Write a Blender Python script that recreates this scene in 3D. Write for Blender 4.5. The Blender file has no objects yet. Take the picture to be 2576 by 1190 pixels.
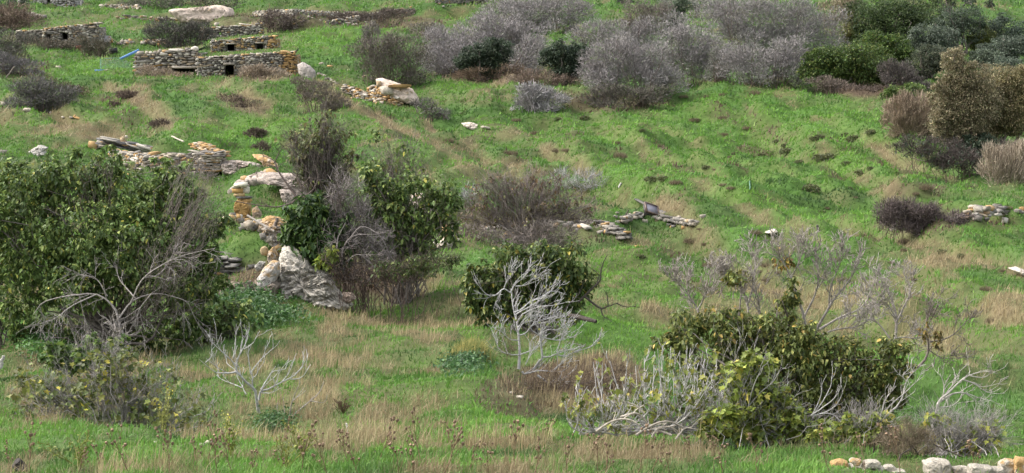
GRASS = 1.0
EXPO = 1.5
DENOISE = True
import bpy, math
import numpy as np
rng = np.random.default_rng(11)
U = lambda a, b, n=None: rng.uniform(a, b, n)
sc = bpy.context.scene
COL = sc.collection

# ------------------------------------------------------------------ camera geometry
# pixel coordinates below are those of a 2576 x 1190 view of the photograph
W, H = 2576.0, 1190.0
FD = W / 0.536
PIT = math.atan((H / 2) / FD)
CZ = 12.0
cP, sP = math.cos(PIT), math.sin(PIT)


def ray(px, py):
    cx = (np.asarray(px, float) - W / 2) / FD
    cy = (H / 2 - np.asarray(py, float)) / FD
    return np.stack([cx, cP + cy * sP, -sP + cy * cP], -1)


def P(px, py, y):
    """world point at forward distance y along a pixel's ray"""
    d = ray(px, py)
    k = (np.asarray(y, float) / d[..., 1])[..., None]
    return d * k + np.array([0, 0, CZ])


def proj(p):
    q = p - np.array([0, 0, CZ])
    dep = q[..., 1] * cP - q[..., 2] * sP
    up = q[..., 1] * sP + q[..., 2] * cP
    return W / 2 + FD * q[..., 0] / dep, H / 2 - FD * up / dep


def S(y):
    return y / FD           # metres per pixel at distance y


# ------------------------------------------------------------------ noise
def _h(i, j, k, s):
    n = (i.astype(np.int64) * 374761393 + j.astype(np.int64) * 668265263 + k.astype(np.int64) * 2147483647 + s * 974634777) & 0xFFFFFFFF
    n = ((n ^ (n >> 13)) * 1274126177) & 0xFFFFFFFF
    n = n ^ (n >> 16)
    return (n & 0xFFFFFF) / float(0x7FFFFF) - 1.0


def vn2(x, y, s=0):
    x = np.asarray(x, float); y = np.asarray(y, float)
    i = np.floor(x); j = np.floor(y); fx = x - i; fy = y - j
    i = i.astype(np.int64); j = j.astype(np.int64); z = np.zeros_like(i)
    fx = fx * fx * (3 - 2 * fx); fy = fy * fy * (3 - 2 * fy)
    a = _h(i, j, z, s); b = _h(i + 1, j, z, s); c = _h(i, j + 1, z, s); d = _h(i + 1, j + 1, z, s)
    return (a * (1 - fx) + b * fx) * (1 - fy) + (c * (1 - fx) + d * fx) * fy


def fbm2(x, y, s=0, o=3):
    t = 0; a = 1; n = 0
    for k in range(o):
        t = t + a * vn2(np.asarray(x) * 2 ** k, np.asarray(y) * 2 ** k, s + k); n += a; a *= .5
    return t / n * 1.4


def vn3(p, s=0):
    i = np.floor(p).astype(np.int64); f = p - i; f = f * f * (3 - 2 * f)
    r = 0
    for dx in (0, 1):
        for dy in (0, 1):
            for dz in (0, 1):
                w = (f[..., 0] if dx else 1 - f[..., 0]) * (f[..., 1] if dy else 1 - f[..., 1]) * (f[..., 2] if dz else 1 - f[..., 2])
                r = r + w * _h(i[..., 0] + dx, i[..., 1] + dy, i[..., 2] + dz, s)
    return r


def fbm3(p, s=0, o=3):
    t = 0; a = 1; n = 0
    for k in range(o):
        t = t + a * vn3(p * 2 ** k, s + k); n += a; a *= .5
    return t / n * 1.4


def cell3(p, s=0):
    """faceted cell value: constant-ish plateaus with sharp edges"""
    i0 = np.floor(p).astype(np.int64)
    best = np.full(p.shape[:-1], 9e9); val = np.zeros(p.shape[:-1])
    for dx in (-1, 0, 1):
        for dy in (-1, 0, 1):
            for dz in (-1, 0, 1):
                i, j, k = i0[..., 0] + dx, i0[..., 1] + dy, i0[..., 2] + dz
                q = np.stack([i + .5 + .45 * _h(i, j, k, s), j + .5 + .45 * _h(i, j, k, s + 1), k + .5 + .45 * _h(i, j, k, s + 2)], -1)
                d = ((p - q) ** 2).sum(-1); m = d < best
                best = np.where(m, d, best); val = np.where(m, _h(i, j, k, s + 3), val)
    return val


# ------------------------------------------------------------------ mesh building
class MB:
    def __init__(s): s.V = []; s.L = []; s.T = []; s.C = []; s.n = 0
    def add(s, V, F, C=(.5, .5, .5, 0)):
        V = np.asarray(V, float).reshape(-1, 3); F = np.asarray(F, np.int64)
        C = np.asarray(C, float)
        if C.ndim == 1: C = np.broadcast_to(C, (len(V), len(C)))
        if C.shape[1] == 3: C = np.concatenate([C, np.zeros((len(C), 1))], 1)
        s.V.append(V); s.C.append(C)
        s.L.append((F + s.n).ravel()); s.T.append(np.full(len(F), F.shape[1], np.int64)); s.n += len(V)
        return s
    def build(s, name, mat, parent=None, loc=None, smooth=False):
        V = np.concatenate(s.V); L = np.concatenate(s.L); T = np.concatenate(s.T); C = np.concatenate(s.C)
        off = np.zeros(3)
        if parent is not None: off = np.array(parent.get('_o', (0, 0, 0)))
        elif loc is not None: off = np.asarray(loc, float)
        me = bpy.data.meshes.new(name)
        me.vertices.add(len(V)); me.vertices.foreach_set('co', (V - off).astype(np.float32).ravel())
        me.loops.add(len(L)); me.loops.foreach_set('vertex_index', L.astype(np.int32))
        me.polygons.add(len(T)); me.polygons.foreach_set('loop_start', (np.cumsum(T) - T).astype(np.int32))
        if smooth: me.polygons.foreach_set('use_smooth', np.ones(len(T), bool))
        me.update(calc_edges=True)
        a = me.color_attributes.new('Col', 'FLOAT_COLOR', 'POINT')
        a.data.foreach_set('color', C.astype(np.float32).ravel())
        me.materials.append(mat)
        o = bpy.data.objects.new(name, me); COL.objects.link(o)
        if parent is not None: o.parent = parent
        elif loc is not None: o.location = off
        o['_o'] = [float(v) for v in off]
        return o


def tag(o, label=None, cat=None, group=None, kind=None):
    if label: o['label'] = label
    if cat: o['category'] = cat
    if group: o['group'] = group
    if kind: o['kind'] = kind
    return o


def thing(name, label, cat, loc, group=None):
    o = bpy.data.objects.new(name, None); COL.objects.link(o)
    o.location = [float(v) for v in loc]; o['_o'] = [float(v) for v in loc]
    o.empty_display_size = .1
    return tag(o, label, cat, group)


# ------------------------------------------------------------------ shapes
def nrm(v): return v / (np.linalg.norm(v, axis=-1, keepdims=True) + 1e-9)
def rdir(n): return nrm(rng.normal(size=(n, 3)))


def tubes(mb, Pn, R, col, sides=4, cvar=.12):
    """Pn (N,n,3) polylines, R (N,n) radii"""
    Pn = np.asarray(Pn, float); R = np.asarray(R, float)
    N, n, _ = Pn.shape
    if N == 0: return
    T = np.empty_like(Pn); T[:, 1:-1] = Pn[:, 2:] - Pn[:, :-2]; T[:, 0] = Pn[:, 1] - Pn[:, 0]; T[:, -1] = Pn[:, -1] - Pn[:, -2]
    T = nrm(T)
    ref = np.where(np.abs(nrm(Pn[:, -1] - Pn[:, 0])[:, 2:3]) > .8, np.array([[0, 1., 0]]), np.array([[0, 0, 1.]]))[:, None, :]
    A = nrm(np.cross(T, np.broadcast_to(ref, T.shape))); B = np.cross(T, A)
    an = np.arange(sides) * 2 * math.pi / sides
    V = Pn[:, :, None, :] + R[:, :, None, None] * (np.cos(an)[None, None, :, None] * A[:, :, None, :] + np.sin(an)[None, None, :, None] * B[:, :, None, :])
    i = np.arange(n - 1)[:, None]; j = np.arange(sides)[None, :]; j2 = (j + 1) % sides
    q = np.stack([i * sides + j, i * sides + j2, (i + 1) * sides + j2, (i + 1) * sides + j], -1).reshape(-1, 4)
    F = (np.arange(N)[:, None, None] * (n * sides) + q[None]).reshape(-1, 4)
    c = np.asarray(col, float)
    if c.ndim == 1: c = np.broadcast_to(c, (N, len(c)))
    c = c * (1 + cvar * rng.normal(size=(N, 1)))
    Cc = np.repeat(np.clip(c, 0, 1), n * sides, 0)
    mb.add(V.reshape(-1, 3), F, Cc)


def grow(Pp, R, k, L, ang, up=.3, n=6, wob=.15, tmin=.3, tmax=1.0, rr=.6, lv=.4, rmin=.0015, tap=.3, bias=None):
    N, m, _ = Pp.shape
    idx = np.repeat(np.arange(N), k); M = N * k
    t = U(tmin, tmax, M) * (m - 1.001); i = t.astype(int); f = (t - i)[:, None]
    a = Pp[idx, i]; b = Pp[idx, i + 1]
    p = a * (1 - f) + b * f; T = nrm(b - a)
    r0 = (R[idx, i] * (1 - f[:, 0]) + R[idx, i + 1] * f[:, 0]) * rr
    q = rdir(M); q = nrm(q - (q * T).sum(-1, keepdims=True) * T)
    an = (ang * U(.6, 1.4, M))[:, None]
    d = np.cos(an) * T + np.sin(an) * q; d[:, 2] += up
    if bias is not None: d = d + np.asarray(bias)
    d = nrm(d)
    Ls = (L * U(1 - lv, 1 + lv, M))[:, None]
    out = [p]
    for s in range(n - 1):
        d = d + wob * rng.normal(size=(M, 3)); d[:, 2] += up * .3; d = nrm(d)
        p = p + d * Ls / (n - 1); out.append(p)
    rad = np.maximum(r0[:, None] * np.linspace(1, tap, n)[None], rmin)
    return np.stack(out, 1), rad


PEAR = (np.array([[0, 0], [.30, .30], [.27, .68], [0, 1.05], [-.27, .68], [-.30, .30]]), np.array([[0, 1, 2, 3], [0, 3, 4, 5]]))
DIAM = (np.array([[0, 0], [.28, .5], [0, 1.0], [-.28, .5]]), np.array([[0, 1, 2], [0, 2, 3]]))
FIG = (np.array([[0, 0], [.42, .08], [.30, .34], [.52, .62], [.20, .62], [0, 1.0], [-.20, .62], [-.52, .62], [-.30, .34], [-.42, .08]]),
       np.array([[0, 1, 2], [0, 2, 3], [0, 3, 4], [0, 4, 5], [0, 5, 6], [0, 6, 7], [0, 7, 8], [0, 8, 9]]))
NARR = (np.array([[0, 0], [.13, .5], [0, 1.0], [-.13, .5]]), np.array([[0, 1, 2], [0, 2, 3]]))


def leaves(mb, C, size, cols, wts, tmpl=PEAR, droop=.6, fold=.35, out=None, sv=.35, cvar=.22):
    N = len(C); T, F = tmpl
    a = rdir(N); a[:, 2] -= droop
    if out is not None: a = a + out
    a = nrm(a); b = nrm(np.cross(a, nrm(rdir(N) * .6 + np.array([0, 0, 1.])))); c = np.cross(b, a)
    sz = (size * U(1 - sv, 1 + sv, N))[:, None, None]
    tx = T[:, 0][None, :, None]; ty = T[:, 1][None, :, None]
    V = C[:, None, :] + sz * (tx * b[:, None] + ty * a[:, None] + fold * np.abs(tx) * c[:, None] - .25 * ty ** 2 * np.array([0, 0, 1.]))
    m = len(T)
    FF = (np.arange(N)[:, None, None] * m + F[None]).reshape(-1, F.shape[1])
    cols = np.asarray(cols, float); w = np.asarray(wts, float); w = w / w.sum()
    cc = cols[rng.choice(len(cols), N, p=w)] * np.exp(cvar * rng.normal(size=(N, 1)))
    mb.add(V.reshape(-1, 3), FF, np.repeat(np.clip(cc, 0, .8), m, 0))


# stone template: rounded box, 26 vertices
def _cube26():
    g = [-1, 0, 1]; idx = {}; V = []
    for x in g:
        for y in g:
            for z in g:
                if (x, y, z) != (0, 0, 0): idx[(x, y, z)] = len(V); V.append((x, y, z))
    F = []
    for ax in range(3):
        for sgn in (-1, 1):
            for u in (-1, 0):
                for v in (-1, 0):
                    q = []
                    for du, dv in ((0, 0), (1, 0), (1, 1), (0, 1)):
                        c = [0, 0, 0]; c[ax] = sgn; c[(ax + 1) % 3] = u + du; c[(ax + 2) % 3] = v + dv; q.append(idx[tuple(c)])
                    F.append(q if sgn > 0 else q[::-1])
    V = np.array(V, float); nz = np.abs(V).sum(1)
    return V, np.array(F), nz
CV, CF, CN = _cube26()


def rotm(rz, rx=None, ry=None):
    rz = np.atleast_1d(rz); n = len(rz); o = np.zeros(n); l = o + 1
    rx = o if rx is None else np.atleast_1d(rx); ry = o if ry is None else np.atleast_1d(ry)
    Z = np.stack([np.cos(rz), -np.sin(rz), o, np.sin(rz), np.cos(rz), o, o, o, l], -1).reshape(n, 3, 3)
    X = np.stack([l, o, o, o, np.cos(rx), -np.sin(rx), o, np.sin(rx), np.cos(rx)], -1).reshape(n, 3, 3)
    Y = np.stack([np.cos(ry), o, np.sin(ry), o, l, o, -np.sin(ry), o, np.cos(ry)], -1).reshape(n, 3, 3)
    return Z @ Y @ X


GREY = [(.17, .155, .135), (.25, .225, .19), (.12, .112, .10), (.34, .30, .24), (.21, .19, .16)]
PALE = [(.45, .395, .315), (.36, .31, .24), (.28, .245, .20), (.49, .44, .37), (.21, .185, .16)]
LICH = (.50, .25, .045)


def stones(mb, cen, half, rz=None, rx=None, ry=None, cols=GREY, wts=None, lich=.15, jit=.19, rnd=.10, lmask=None):
    """rounded irregular stones; the alpha of Col carries lichen cover"""
    cen = np.asarray(cen, float); half = np.asarray(half, float); N = len(cen)
    if N == 0: return
    rz = U(-.2, .2, N) if rz is None else rz
    M = rotm(rz, rx, ry)
    V = CV[None] * (1 - rnd * np.maximum(CN - 1, 0))[None, :, None] + jit * rng.normal(size=(N, 26, 3))
    V = V * half[:, None, :]
    V = np.einsum('nij,nkj->nki', M, V) + cen[:, None, :]
    F = (np.arange(N)[:, None, None] * 26 + CF[None]).reshape(-1, 4)
    cols = np.asarray(cols, float)
    w = np.ones(len(cols)) if wts is None else np.asarray(wts, float)
    c = cols[rng.choice(len(cols), N, p=w / w.sum())] * np.exp(.12 * rng.normal(size=(N, 1)))
    la = (U(0, 1, N) < (lich if lmask is None else lmask)) * U(.45, .8, N)
    cc = np.concatenate([c, la[:, None]], 1)
    mb.add(V.reshape(-1, 3), F, np.repeat(cc, 26, 0))


def box(mb, lo, hi, col, M=None, org=None):
    lo = np.asarray(lo, float); hi = np.asarray(hi, float)
    v = np.array([[x, y, z] for x in (lo[0], hi[0]) for y in (lo[1], hi[1]) for z in (lo[2], hi[2])])
    if M is not None: v = v @ M.T
    if org is not None: v = v + org
    mb.add(v, [[0, 1, 3, 2], [4, 6, 7, 5], [0, 4, 5, 1], [2, 3, 7, 6], [0, 2, 6, 4], [1, 5, 7, 3]], col)


# ------------------------------------------------------------------ materials
def _mat(name):
    m = bpy.data.materials.new(name); m.use_nodes = True
    nt = m.node_tree; nt.nodes.clear()
    return m, nt, nt.nodes.new, nt.links.new


def leafmat(name, trans=.25, rough=.55, spec=.3):
    m, nt, N, K = _mat(name)
    at = N('ShaderNodeAttribute'); at.attribute_name = 'Col'
    pr = N('ShaderNodeBsdfPrincipled'); pr.inputs['Roughness'].default_value = rough; pr.inputs['Specular IOR Level'].default_value = spec
    tr = N('ShaderNodeBsdfTranslucent'); mx = N('ShaderNodeMixShader'); mx.inputs[0].default_value = trans
    out = N('ShaderNodeOutputMaterial')
    K(at.outputs['Color'], pr.inputs['Base Color']); K(at.outputs['Color'], tr.inputs['Color'])
    K(pr.outputs[0], mx.inputs[1]); K(tr.outputs[0], mx.inputs[2]); K(mx.outputs[0], out.inputs[0])
    return m


def barkmat(name, rough=.85):
    m, nt, N, K = _mat(name)
    at = N('ShaderNodeAttribute'); at.attribute_name = 'Col'
    tc = N('ShaderNodeTexCoord'); nz = N('ShaderNodeTexNoise'); nz.inputs['Scale'].default_value = 22; nz.inputs['Detail'].default_value = 4
    mr = N('ShaderNodeMapRange'); mr.inputs['From Min'].default_value = .3; mr.inputs['From Max'].default_value = .7; mr.inputs['To Min'].default_value = .5; mr.inputs['To Max'].default_value = 1.22
    mu = N('ShaderNodeMix'); mu.data_type = 'RGBA'; mu.blend_type = 'MULTIPLY'; mu.inputs[0].default_value = 1
    pr = N('ShaderNodeBsdfPrincipled'); pr.inputs['Roughness'].default_value = rough; pr.inputs['Specular IOR Level'].default_value = .15
    out = N('ShaderNodeOutputMaterial')
    K(tc.outputs['Object'], nz.inputs['Vector']); K(nz.outputs['Fac'], mr.inputs['Value'])
    K(at.outputs['Color'], mu.inputs[6]); K(mr.outputs[0], mu.inputs[7]); K(mu.outputs[2], pr.inputs['Base Color']); K(pr.outputs[0], out.inputs[0])
    return m


def stonemat(name, scale=1.0, bump=.5, lo=.55, hi=1.35, streak=(1, 1, 1), moss=False):
    """attribute colour x noise, orange lichen patches where the attribute's alpha allows"""
    m, nt, N, K = _mat(name)
    at = N('ShaderNodeAttribute'); at.attribute_name = 'Col'
    tc = N('ShaderNodeTexCoord'); mp = N('ShaderNodeMapping'); mp.inputs['Scale'].default_value = streak
    K(tc.outputs['Object'], mp.inputs['Vector'])
    def noise(s, d, r=.6):
        n = N('ShaderNodeTexNoise'); n.inputs['Scale'].default_value = s * scale; n.inputs['Detail'].default_value = d; n.inputs['Roughness'].default_value = r
        K(mp.outputs[0], n.inputs['Vector']); return n
    n1 = noise(3.2, 8, .7); n2 = noise(2.6, 8, .7); n3 = noise(14, 5)
    mr = N('ShaderNodeMapRange'); mr.inputs['From Min'].default_value = .3; mr.inputs['From Max'].default_value = .7
    mr.inputs['To Min'].default_value = lo; mr.inputs['To Max'].default_value = hi
    K(n1.outputs['Fac'], mr.inputs['Value'])
    mu = N('ShaderNodeMix'); mu.data_type = 'RGBA'; mu.blend_type = 'MULTIPLY'; mu.inputs[0].default_value = 1
    K(at.outputs['Color'], mu.inputs[6]); K(mr.outputs[0], mu.inputs[7])
    ad = N('ShaderNodeMath'); ad.operation = 'ADD'; K(at.outputs['Alpha'], ad.inputs[0]); K(n2.outputs['Fac'], ad.inputs[1])
    lr = N('ShaderNodeMapRange'); lr.inputs['From Min'].default_value = .88; lr.inputs['From Max'].default_value = 1.12; K(ad.outputs[0], lr.inputs['Value'])
    lc = N('ShaderNodeMix'); lc.data_type = 'RGBA'; K(n3.outputs['Fac'], lc.inputs[0])
    lc.inputs[6].default_value = (.27, .14, .04, 1); lc.inputs[7].default_value = (.52, .33, .12, 1)
    lm = N('ShaderNodeMath'); lm.operation = 'MULTIPLY'; lm.inputs[1].default_value = .85; K(lr.outputs[0], lm.inputs[0])
    mx = N('ShaderNodeMix'); mx.data_type = 'RGBA'; K(lm.outputs[0], mx.inputs[0]); K(mu.outputs[2], mx.inputs[6]); K(lc.outputs[2], mx.inputs[7])
    pr = N('ShaderNodeBsdfPrincipled'); pr.inputs['Roughness'].default_value = .9; pr.inputs['Specular IOR Level'].default_value = .2
    bp = N('ShaderNodeBump'); bp.inputs['Strength'].default_value = bump; bp.inputs['Distance'].default_value = .08
    K(n1.outputs['Fac'], bp.inputs['Height']); K(bp.outputs[0], pr.inputs['Normal'])
    K(mx.outputs[2], pr.inputs['Base Color'])
    out = N('ShaderNodeOutputMaterial'); K(pr.outputs[0], out.inputs[0])
    return m


def plainmat(name, rough=.6, var=.25, scale=6, metal=0):
    m, nt, N, K = _mat(name)
    at = N('ShaderNodeAttribute'); at.attribute_name = 'Col'
    tc = N('ShaderNodeTexCoord'); nz = N('ShaderNodeTexNoise'); nz.inputs['Scale'].default_value = scale; nz.inputs['Detail'].default_value = 5
    mr = N('ShaderNodeMapRange'); mr.inputs['To Min'].default_value = 1 - var; mr.inputs['To Max'].default_value = 1 + var
    mu = N('ShaderNodeMix'); mu.data_type = 'RGBA'; mu.blend_type = 'MULTIPLY'; mu.inputs[0].default_value = 1
    pr = N('ShaderNodeBsdfPrincipled'); pr.inputs['Roughness'].default_value = rough; pr.inputs['Metallic'].default_value = metal
    out = N('ShaderNodeOutputMaterial')
    K(tc.outputs['Object'], nz.inputs['Vector']); K(nz.outputs['Fac'], mr.inputs['Value'])
    K(at.outputs['Color'], mu.inputs[6]); K(mr.outputs[0], mu.inputs[7]); K(mu.outputs[2], pr.inputs['Base Color']); K(pr.outputs[0], out.inputs[0])
    return m


def soilmat():
    m, nt, N, K = _mat('soil_and_turf')
    at = N('ShaderNodeAttribute'); at.attribute_name = 'Col'
    tc = N('ShaderNodeTexCoord'); nz = N('ShaderNodeTexNoise'); nz.inputs['Scale'].default_value = 1.7; nz.inputs['Detail'].default_value = 9; nz.inputs['Roughness'].default_value = .7
    mr = N('ShaderNodeMapRange'); mr.inputs['From Min'].default_value = .3; mr.inputs['From Max'].default_value = .7; mr.inputs['To Min'].default_value = .6; mr.inputs['To Max'].default_value = 1.3
    mu = N('ShaderNodeMix'); mu.data_type = 'RGBA'; mu.blend_type = 'MULTIPLY'; mu.inputs[0].default_value = 1
    pr = N('ShaderNodeBsdfPrincipled'); pr.inputs['Roughness'].default_value = .95; pr.inputs['Specular IOR Level'].default_value = .1
    bp = N('ShaderNodeBump'); bp.inputs['Strength'].default_value = .6; bp.inputs['Distance'].default_value = .15
    out = N('ShaderNodeOutputMaterial')
    K(tc.outputs['Object'], nz.inputs['Vector']); K(nz.outputs['Fac'], mr.inputs['Value']); K(nz.outputs['Fac'], bp.inputs['Height'])
    K(at.outputs['Color'], mu.inputs[6]); K(mr.outputs[0], mu.inputs[7]); K(mu.outputs[2], pr.inputs['Base Color']); K(bp.outputs[0], pr.inputs['Normal'])
    K(pr.outputs[0], out.inputs[0])
    return m


M_GRASS = leafmat('grass_blades', .3, .6, .2)
M_LEAF = leafmat('leaves', .32, .5, .35)
M_TWIG = barkmat('dry_twigs')
M_BARK = barkmat('bark')
M_STONE = stonemat('field_stone', 2.2, .5)
M_ROCK = stonemat('weathered_rock', 1.1, .9, .6, 1.25)
M_SCHIST = stonemat('layered_rock', 2.4, 1.0, .35, 1.45, (.7, .7, 2.2))
M_PLAIN = plainmat('painted_or_plain')
M_METAL = plainmat('old_metal', .5, .3, 9, .3)
M_SOIL = soilmat()
# ------------------------------------------------------------------ terrain
_tv = np.array([1.12, 1.06, 1.0, .95, .90, .85, .80, .75, .70, .60, .50, .40, .30, .20, .15, .10, .05, 0.0])
_ty = np.array([9.5, 12, 15, 18.5, 23, 28, 33, 38, 44, 57, 74, 95, 120, 150, 169, 192, 222, 262.])
_te = np.arctan((.5 - _tv) * H / FD) - PIT
_ys = np.arange(4, 900, .5)
_ky = np.concatenate([[0, 5], _ty, [320, 420, 600, 900]])
_kz = np.concatenate([[-1.2, -1.8], _ty * np.tan(_te), [5, 15, 34, 60]]) + CZ
_pz = np.interp(_ys, _ky, _kz)
_k = np.ones(9) / 9
_pz = np.concatenate([_pz[:4], np.convolve(_pz, _k, 'valid'), _pz[-4:]])
_ks = np.ones(41) / 41
_pf = np.concatenate([_pz[:20], np.convolve(_pz, _ks, 'valid'), _pz[-20:]])
_w = np.clip((_ys - 60) / 60, 0, 1)
_pz = _pz * (1 - _w) + _pf * _w


def base_h(x, y):
    z = np.interp(y, _ys, _pz)
    z = z + fbm2(x / 17 + 3, y / 26, 5, 2) * np.clip((y - 30) / 300, 0, .55)
    # dip behind the near bank on the right and the left hollow under the fig bushes
    z = z - .75 * np.exp(-((y - 29) / 6.0) ** 2) * (1 / (1 + np.exp(-(x - 1.2) / .8)))
    z = z - .45 * np.exp(-((y - 27) / 4.5) ** 2) * np.exp(-((x + 4.6) / 2.6) ** 2)
    z = z - 1.0 * np.exp(-((y - 50) / 6) ** 2) * np.exp(-((x + 3) / 3) ** 2) * .6
    return z


def march(px, py, hf, y0=9.0, y1=600.0, n=700):
    px = np.atleast_1d(np.asarray(px, float)); py = np.atleast_1d(np.asarray(py, float))
    ys = np.geomspace(y0, y1, n)
    out = np.empty(len(px))
    for k in range(len(px)):
        p = P(np.full(n, px[k]), np.full(n, py[k]), ys)
        g = p[:, 2] - hf(p[:, 0], p[:, 1])
        i = np.argmax(g < 0)
        if g[i] >= 0: out[k] = y1; continue
        if i == 0: out[k] = ys[0]; continue
        t = g[i - 1] / (g[i - 1] - g[i]); out[k] = ys[i - 1] + t * (ys[i] - ys[i - 1])
    return out


# terrace edges (photo pixels, far end to near end), step height, reach; the far side is the high side
TERR = [
    ([(790, 205), (840, 245), (900, 285), (1000, 335), (1110, 390), (1240, 440), (1330, 470)], 2.22, 6),
    ([(1000, 262), (1090, 300), (1180, 345), (1300, 400), (1390, 440)], 1.48, 4),
    ([(1500, 300), (1555, 330), (1696, 394), (1756, 414), (1816, 438), (1880, 462), (1960, 500)], 1.38, 4),
    ([(1340, 318), (1399, 346), (1471, 382), (1543, 426), (1615, 462), (1700, 510)], 1.38, 4),
    ([(1180, 330), (1223, 346), (1267, 386), (1319, 414), (1400, 450)], 1.16, 4),
    ([(1500, 430), (1600, 470), (1760, 560), (1900, 640)], 1.16, 5),
    ([(1940, 320), (2024, 358), (2104, 418), (2184, 454), (2300, 500)], 1.16, 4),
    ([(1640, 290), (1760, 340), (1880, 390), (2000, 450), (2150, 520)], 0.87, 4),
    ([(1700, 470), (1850, 520), (2000, 580), (2150, 630)], 0.72, 4),
    ([(1870, 262), (1920, 310), (1965, 352), (2050, 420)], 1.48, 5),
    ([(1980, 300), (2100, 345), (2260, 400), (2400, 450), (2600, 500)], 0.86, 6),
    ([(2180, 480), (2330, 535), (2450, 560), (2620, 575)], 1.23, 5),
    ([(2060, 545), (2200, 590), (2360, 630), (2480, 665), (2640, 715)], 1.48, 5),
    ([(1800, 640), (1960, 700), (2200, 770), (2400, 830), (2640, 910)], 0.99, 5),
    ([(2250, 680), (2400, 760), (2640, 870)], 0.86, 4),
    ([(255, 205), (340, 255), (400, 300), (450, 330)], 1.36, 5),
    ([(540, 230), (620, 265), (690, 300)], 1.23, 4),
    ([(0, 235), (100, 275), (200, 297), (330, 318)], 1.36, 4),
    ([(930, 610), (1060, 560), (1200, 545), (1400, 548), (1560, 575)], 0.86, 4),
    ([(740, 20), (900, 42), (1040, 45), (1200, 20)], 1.23, 8),
    ([(300, 50), (420, 48), (560, 60), (700, 72), (900, 70)], 1.23, 8),
]
# drops beyond a lip: the near side is high
LIPS = [
    ([(-60, 1000), (60, 1030), (160, 1065), (330, 1115), (560, 1135), (760, 1120)], .45, 2.5),
    ([(1180, 860), (1240, 920), (1320, 1000), (1400, 1050)], .8, 2.0),
    ([(1400, 1098), (1700, 1105), (2000, 1112), (2300, 1150), (2640, 1165)], .45, 2.5),
]
_lines = []
for pts, h, L in TERR:
    a = np.array(pts, float); y = march(a[:, 0], a[:, 1], base_h); _lines.append((P(a[:, 0], a[:, 1], y)[:, :2], h, L, 1.0))
NT = len(_lines)
_lines[0] = (_lines[0][0], 3.2, 9, -1.0); _lines[1] = (_lines[1][0], 1.7, 4, -1.0)
for pts, h, L in LIPS:
    a = np.array(pts, float); y = march(a[:, 0], a[:, 1], base_h); _lines.append((P(a[:, 0], a[:, 1], y)[:, :2], h, L, -1.0))


def sdist(x, y, line):
    """signed distance to a polyline (positive to the left of its direction) and a fade towards its ends"""
    best = np.full(np.shape(x), 1e9); sg = np.zeros(np.shape(x)); tt = np.zeros(np.shape(x)); acc = 0.0
    d = np.linalg.norm(np.diff(line, axis=0), axis=1); tot = d.sum()
    for k in range(len(line) - 1):
        a = line[k]; e = (line[k + 1] - a) / d[k]
        u = (x - a[0]) * e[0] + (y - a[1]) * e[1]; v = -(x - a[0]) * e[1] + (y - a[1]) * e[0]
        uc = np.clip(u, 0, d[k]); r = np.hypot(u - uc, v); m = r < best
        best = np.where(m, r, best); sg = np.where(m, np.sign(v), sg); tt = np.where(m, (acc + uc) / tot, tt); acc += d[k]
    return best * sg, np.clip(tt * 8, 0, 1) * np.clip((1 - tt) * 8, 0, 1)


def height(x, y, rough=1.0):
    x = np.asarray(x, float); y = np.asarray(y, float)
    z = base_h(x, y)
    for ln, h, L, sgn in _lines:
        lo = ln.min(0) - 3 * L; hi = ln.max(0) + 3 * L
        m = (x > lo[0]) & (x < hi[0]) & (y > lo[1]) & (y < hi[1])
        if not m.any(): continue
        d, fade = sdist(x[m], y[m], ln)
        w = .25 + .003 * y[m]
        d = d + .5 * L * .12 * vn2(x[m] / 2, y[m] / 2, 91)
        w = np.where(h > 3, 2.2, w)
        s = np.tanh(d / w) * np.exp(-np.abs(d) / L) * h * .5 * fade
        z = z.copy() if z.ndim else z
        z[m] += s * sgn
    k = np.clip(y / 60, .35, 1.3) * rough * (1 - .9 * np.exp(-((x + 25) / 15) ** 2 - ((y - 172) / 22) ** 2))
    z = z + .9 * np.exp(-((x + 6.8 + (y - 52) * .02) / 2.2) ** 2 - ((y - 57) / 5) ** 2)
    z = z + .33 * k * fbm2(x / 2.0, y / 2.6, 21, 3) + .42 * k * np.clip((y - 30) / 40, 0, 1) * fbm2((x * .8 + y * .3) / 3.2, (y - x) / 9, 27, 2)
    # turf mound behind the ruined wall, grassy ledge above the dark slate walling
    for cx_, cy_, ax, ay, hh in ((-18.1, 108.2, 2.0, 3.4, .95), (-7.75, 57.0, .85, 2.2, .95)):
        u = np.abs((x - cx_) / ax); v = np.abs((y - cy_) / ay); b = np.clip(1 - u ** 3, 0, 1) * np.clip(1 - v ** 3, 0, 1); z = z + hh * np.sqrt(b) + .05 * np.clip(y / 40, .4, 1.6) * vn2(x / .7, y / .9, 33)
    return z


def hsm(x, y): return height(x, y, 0.0)


def gy(px, py):
    return float(march(px, py, height)[0])


def gp(px, py):
    """ground point seen at a pixel"""
    y = gy(px, py); p = P(px, py, y); p[2] = height(p[0:1], p[1:2])[0]
    return p


def gz(x, y):
    return float(height(np.array([x]), np.array([y]))[0])


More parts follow.
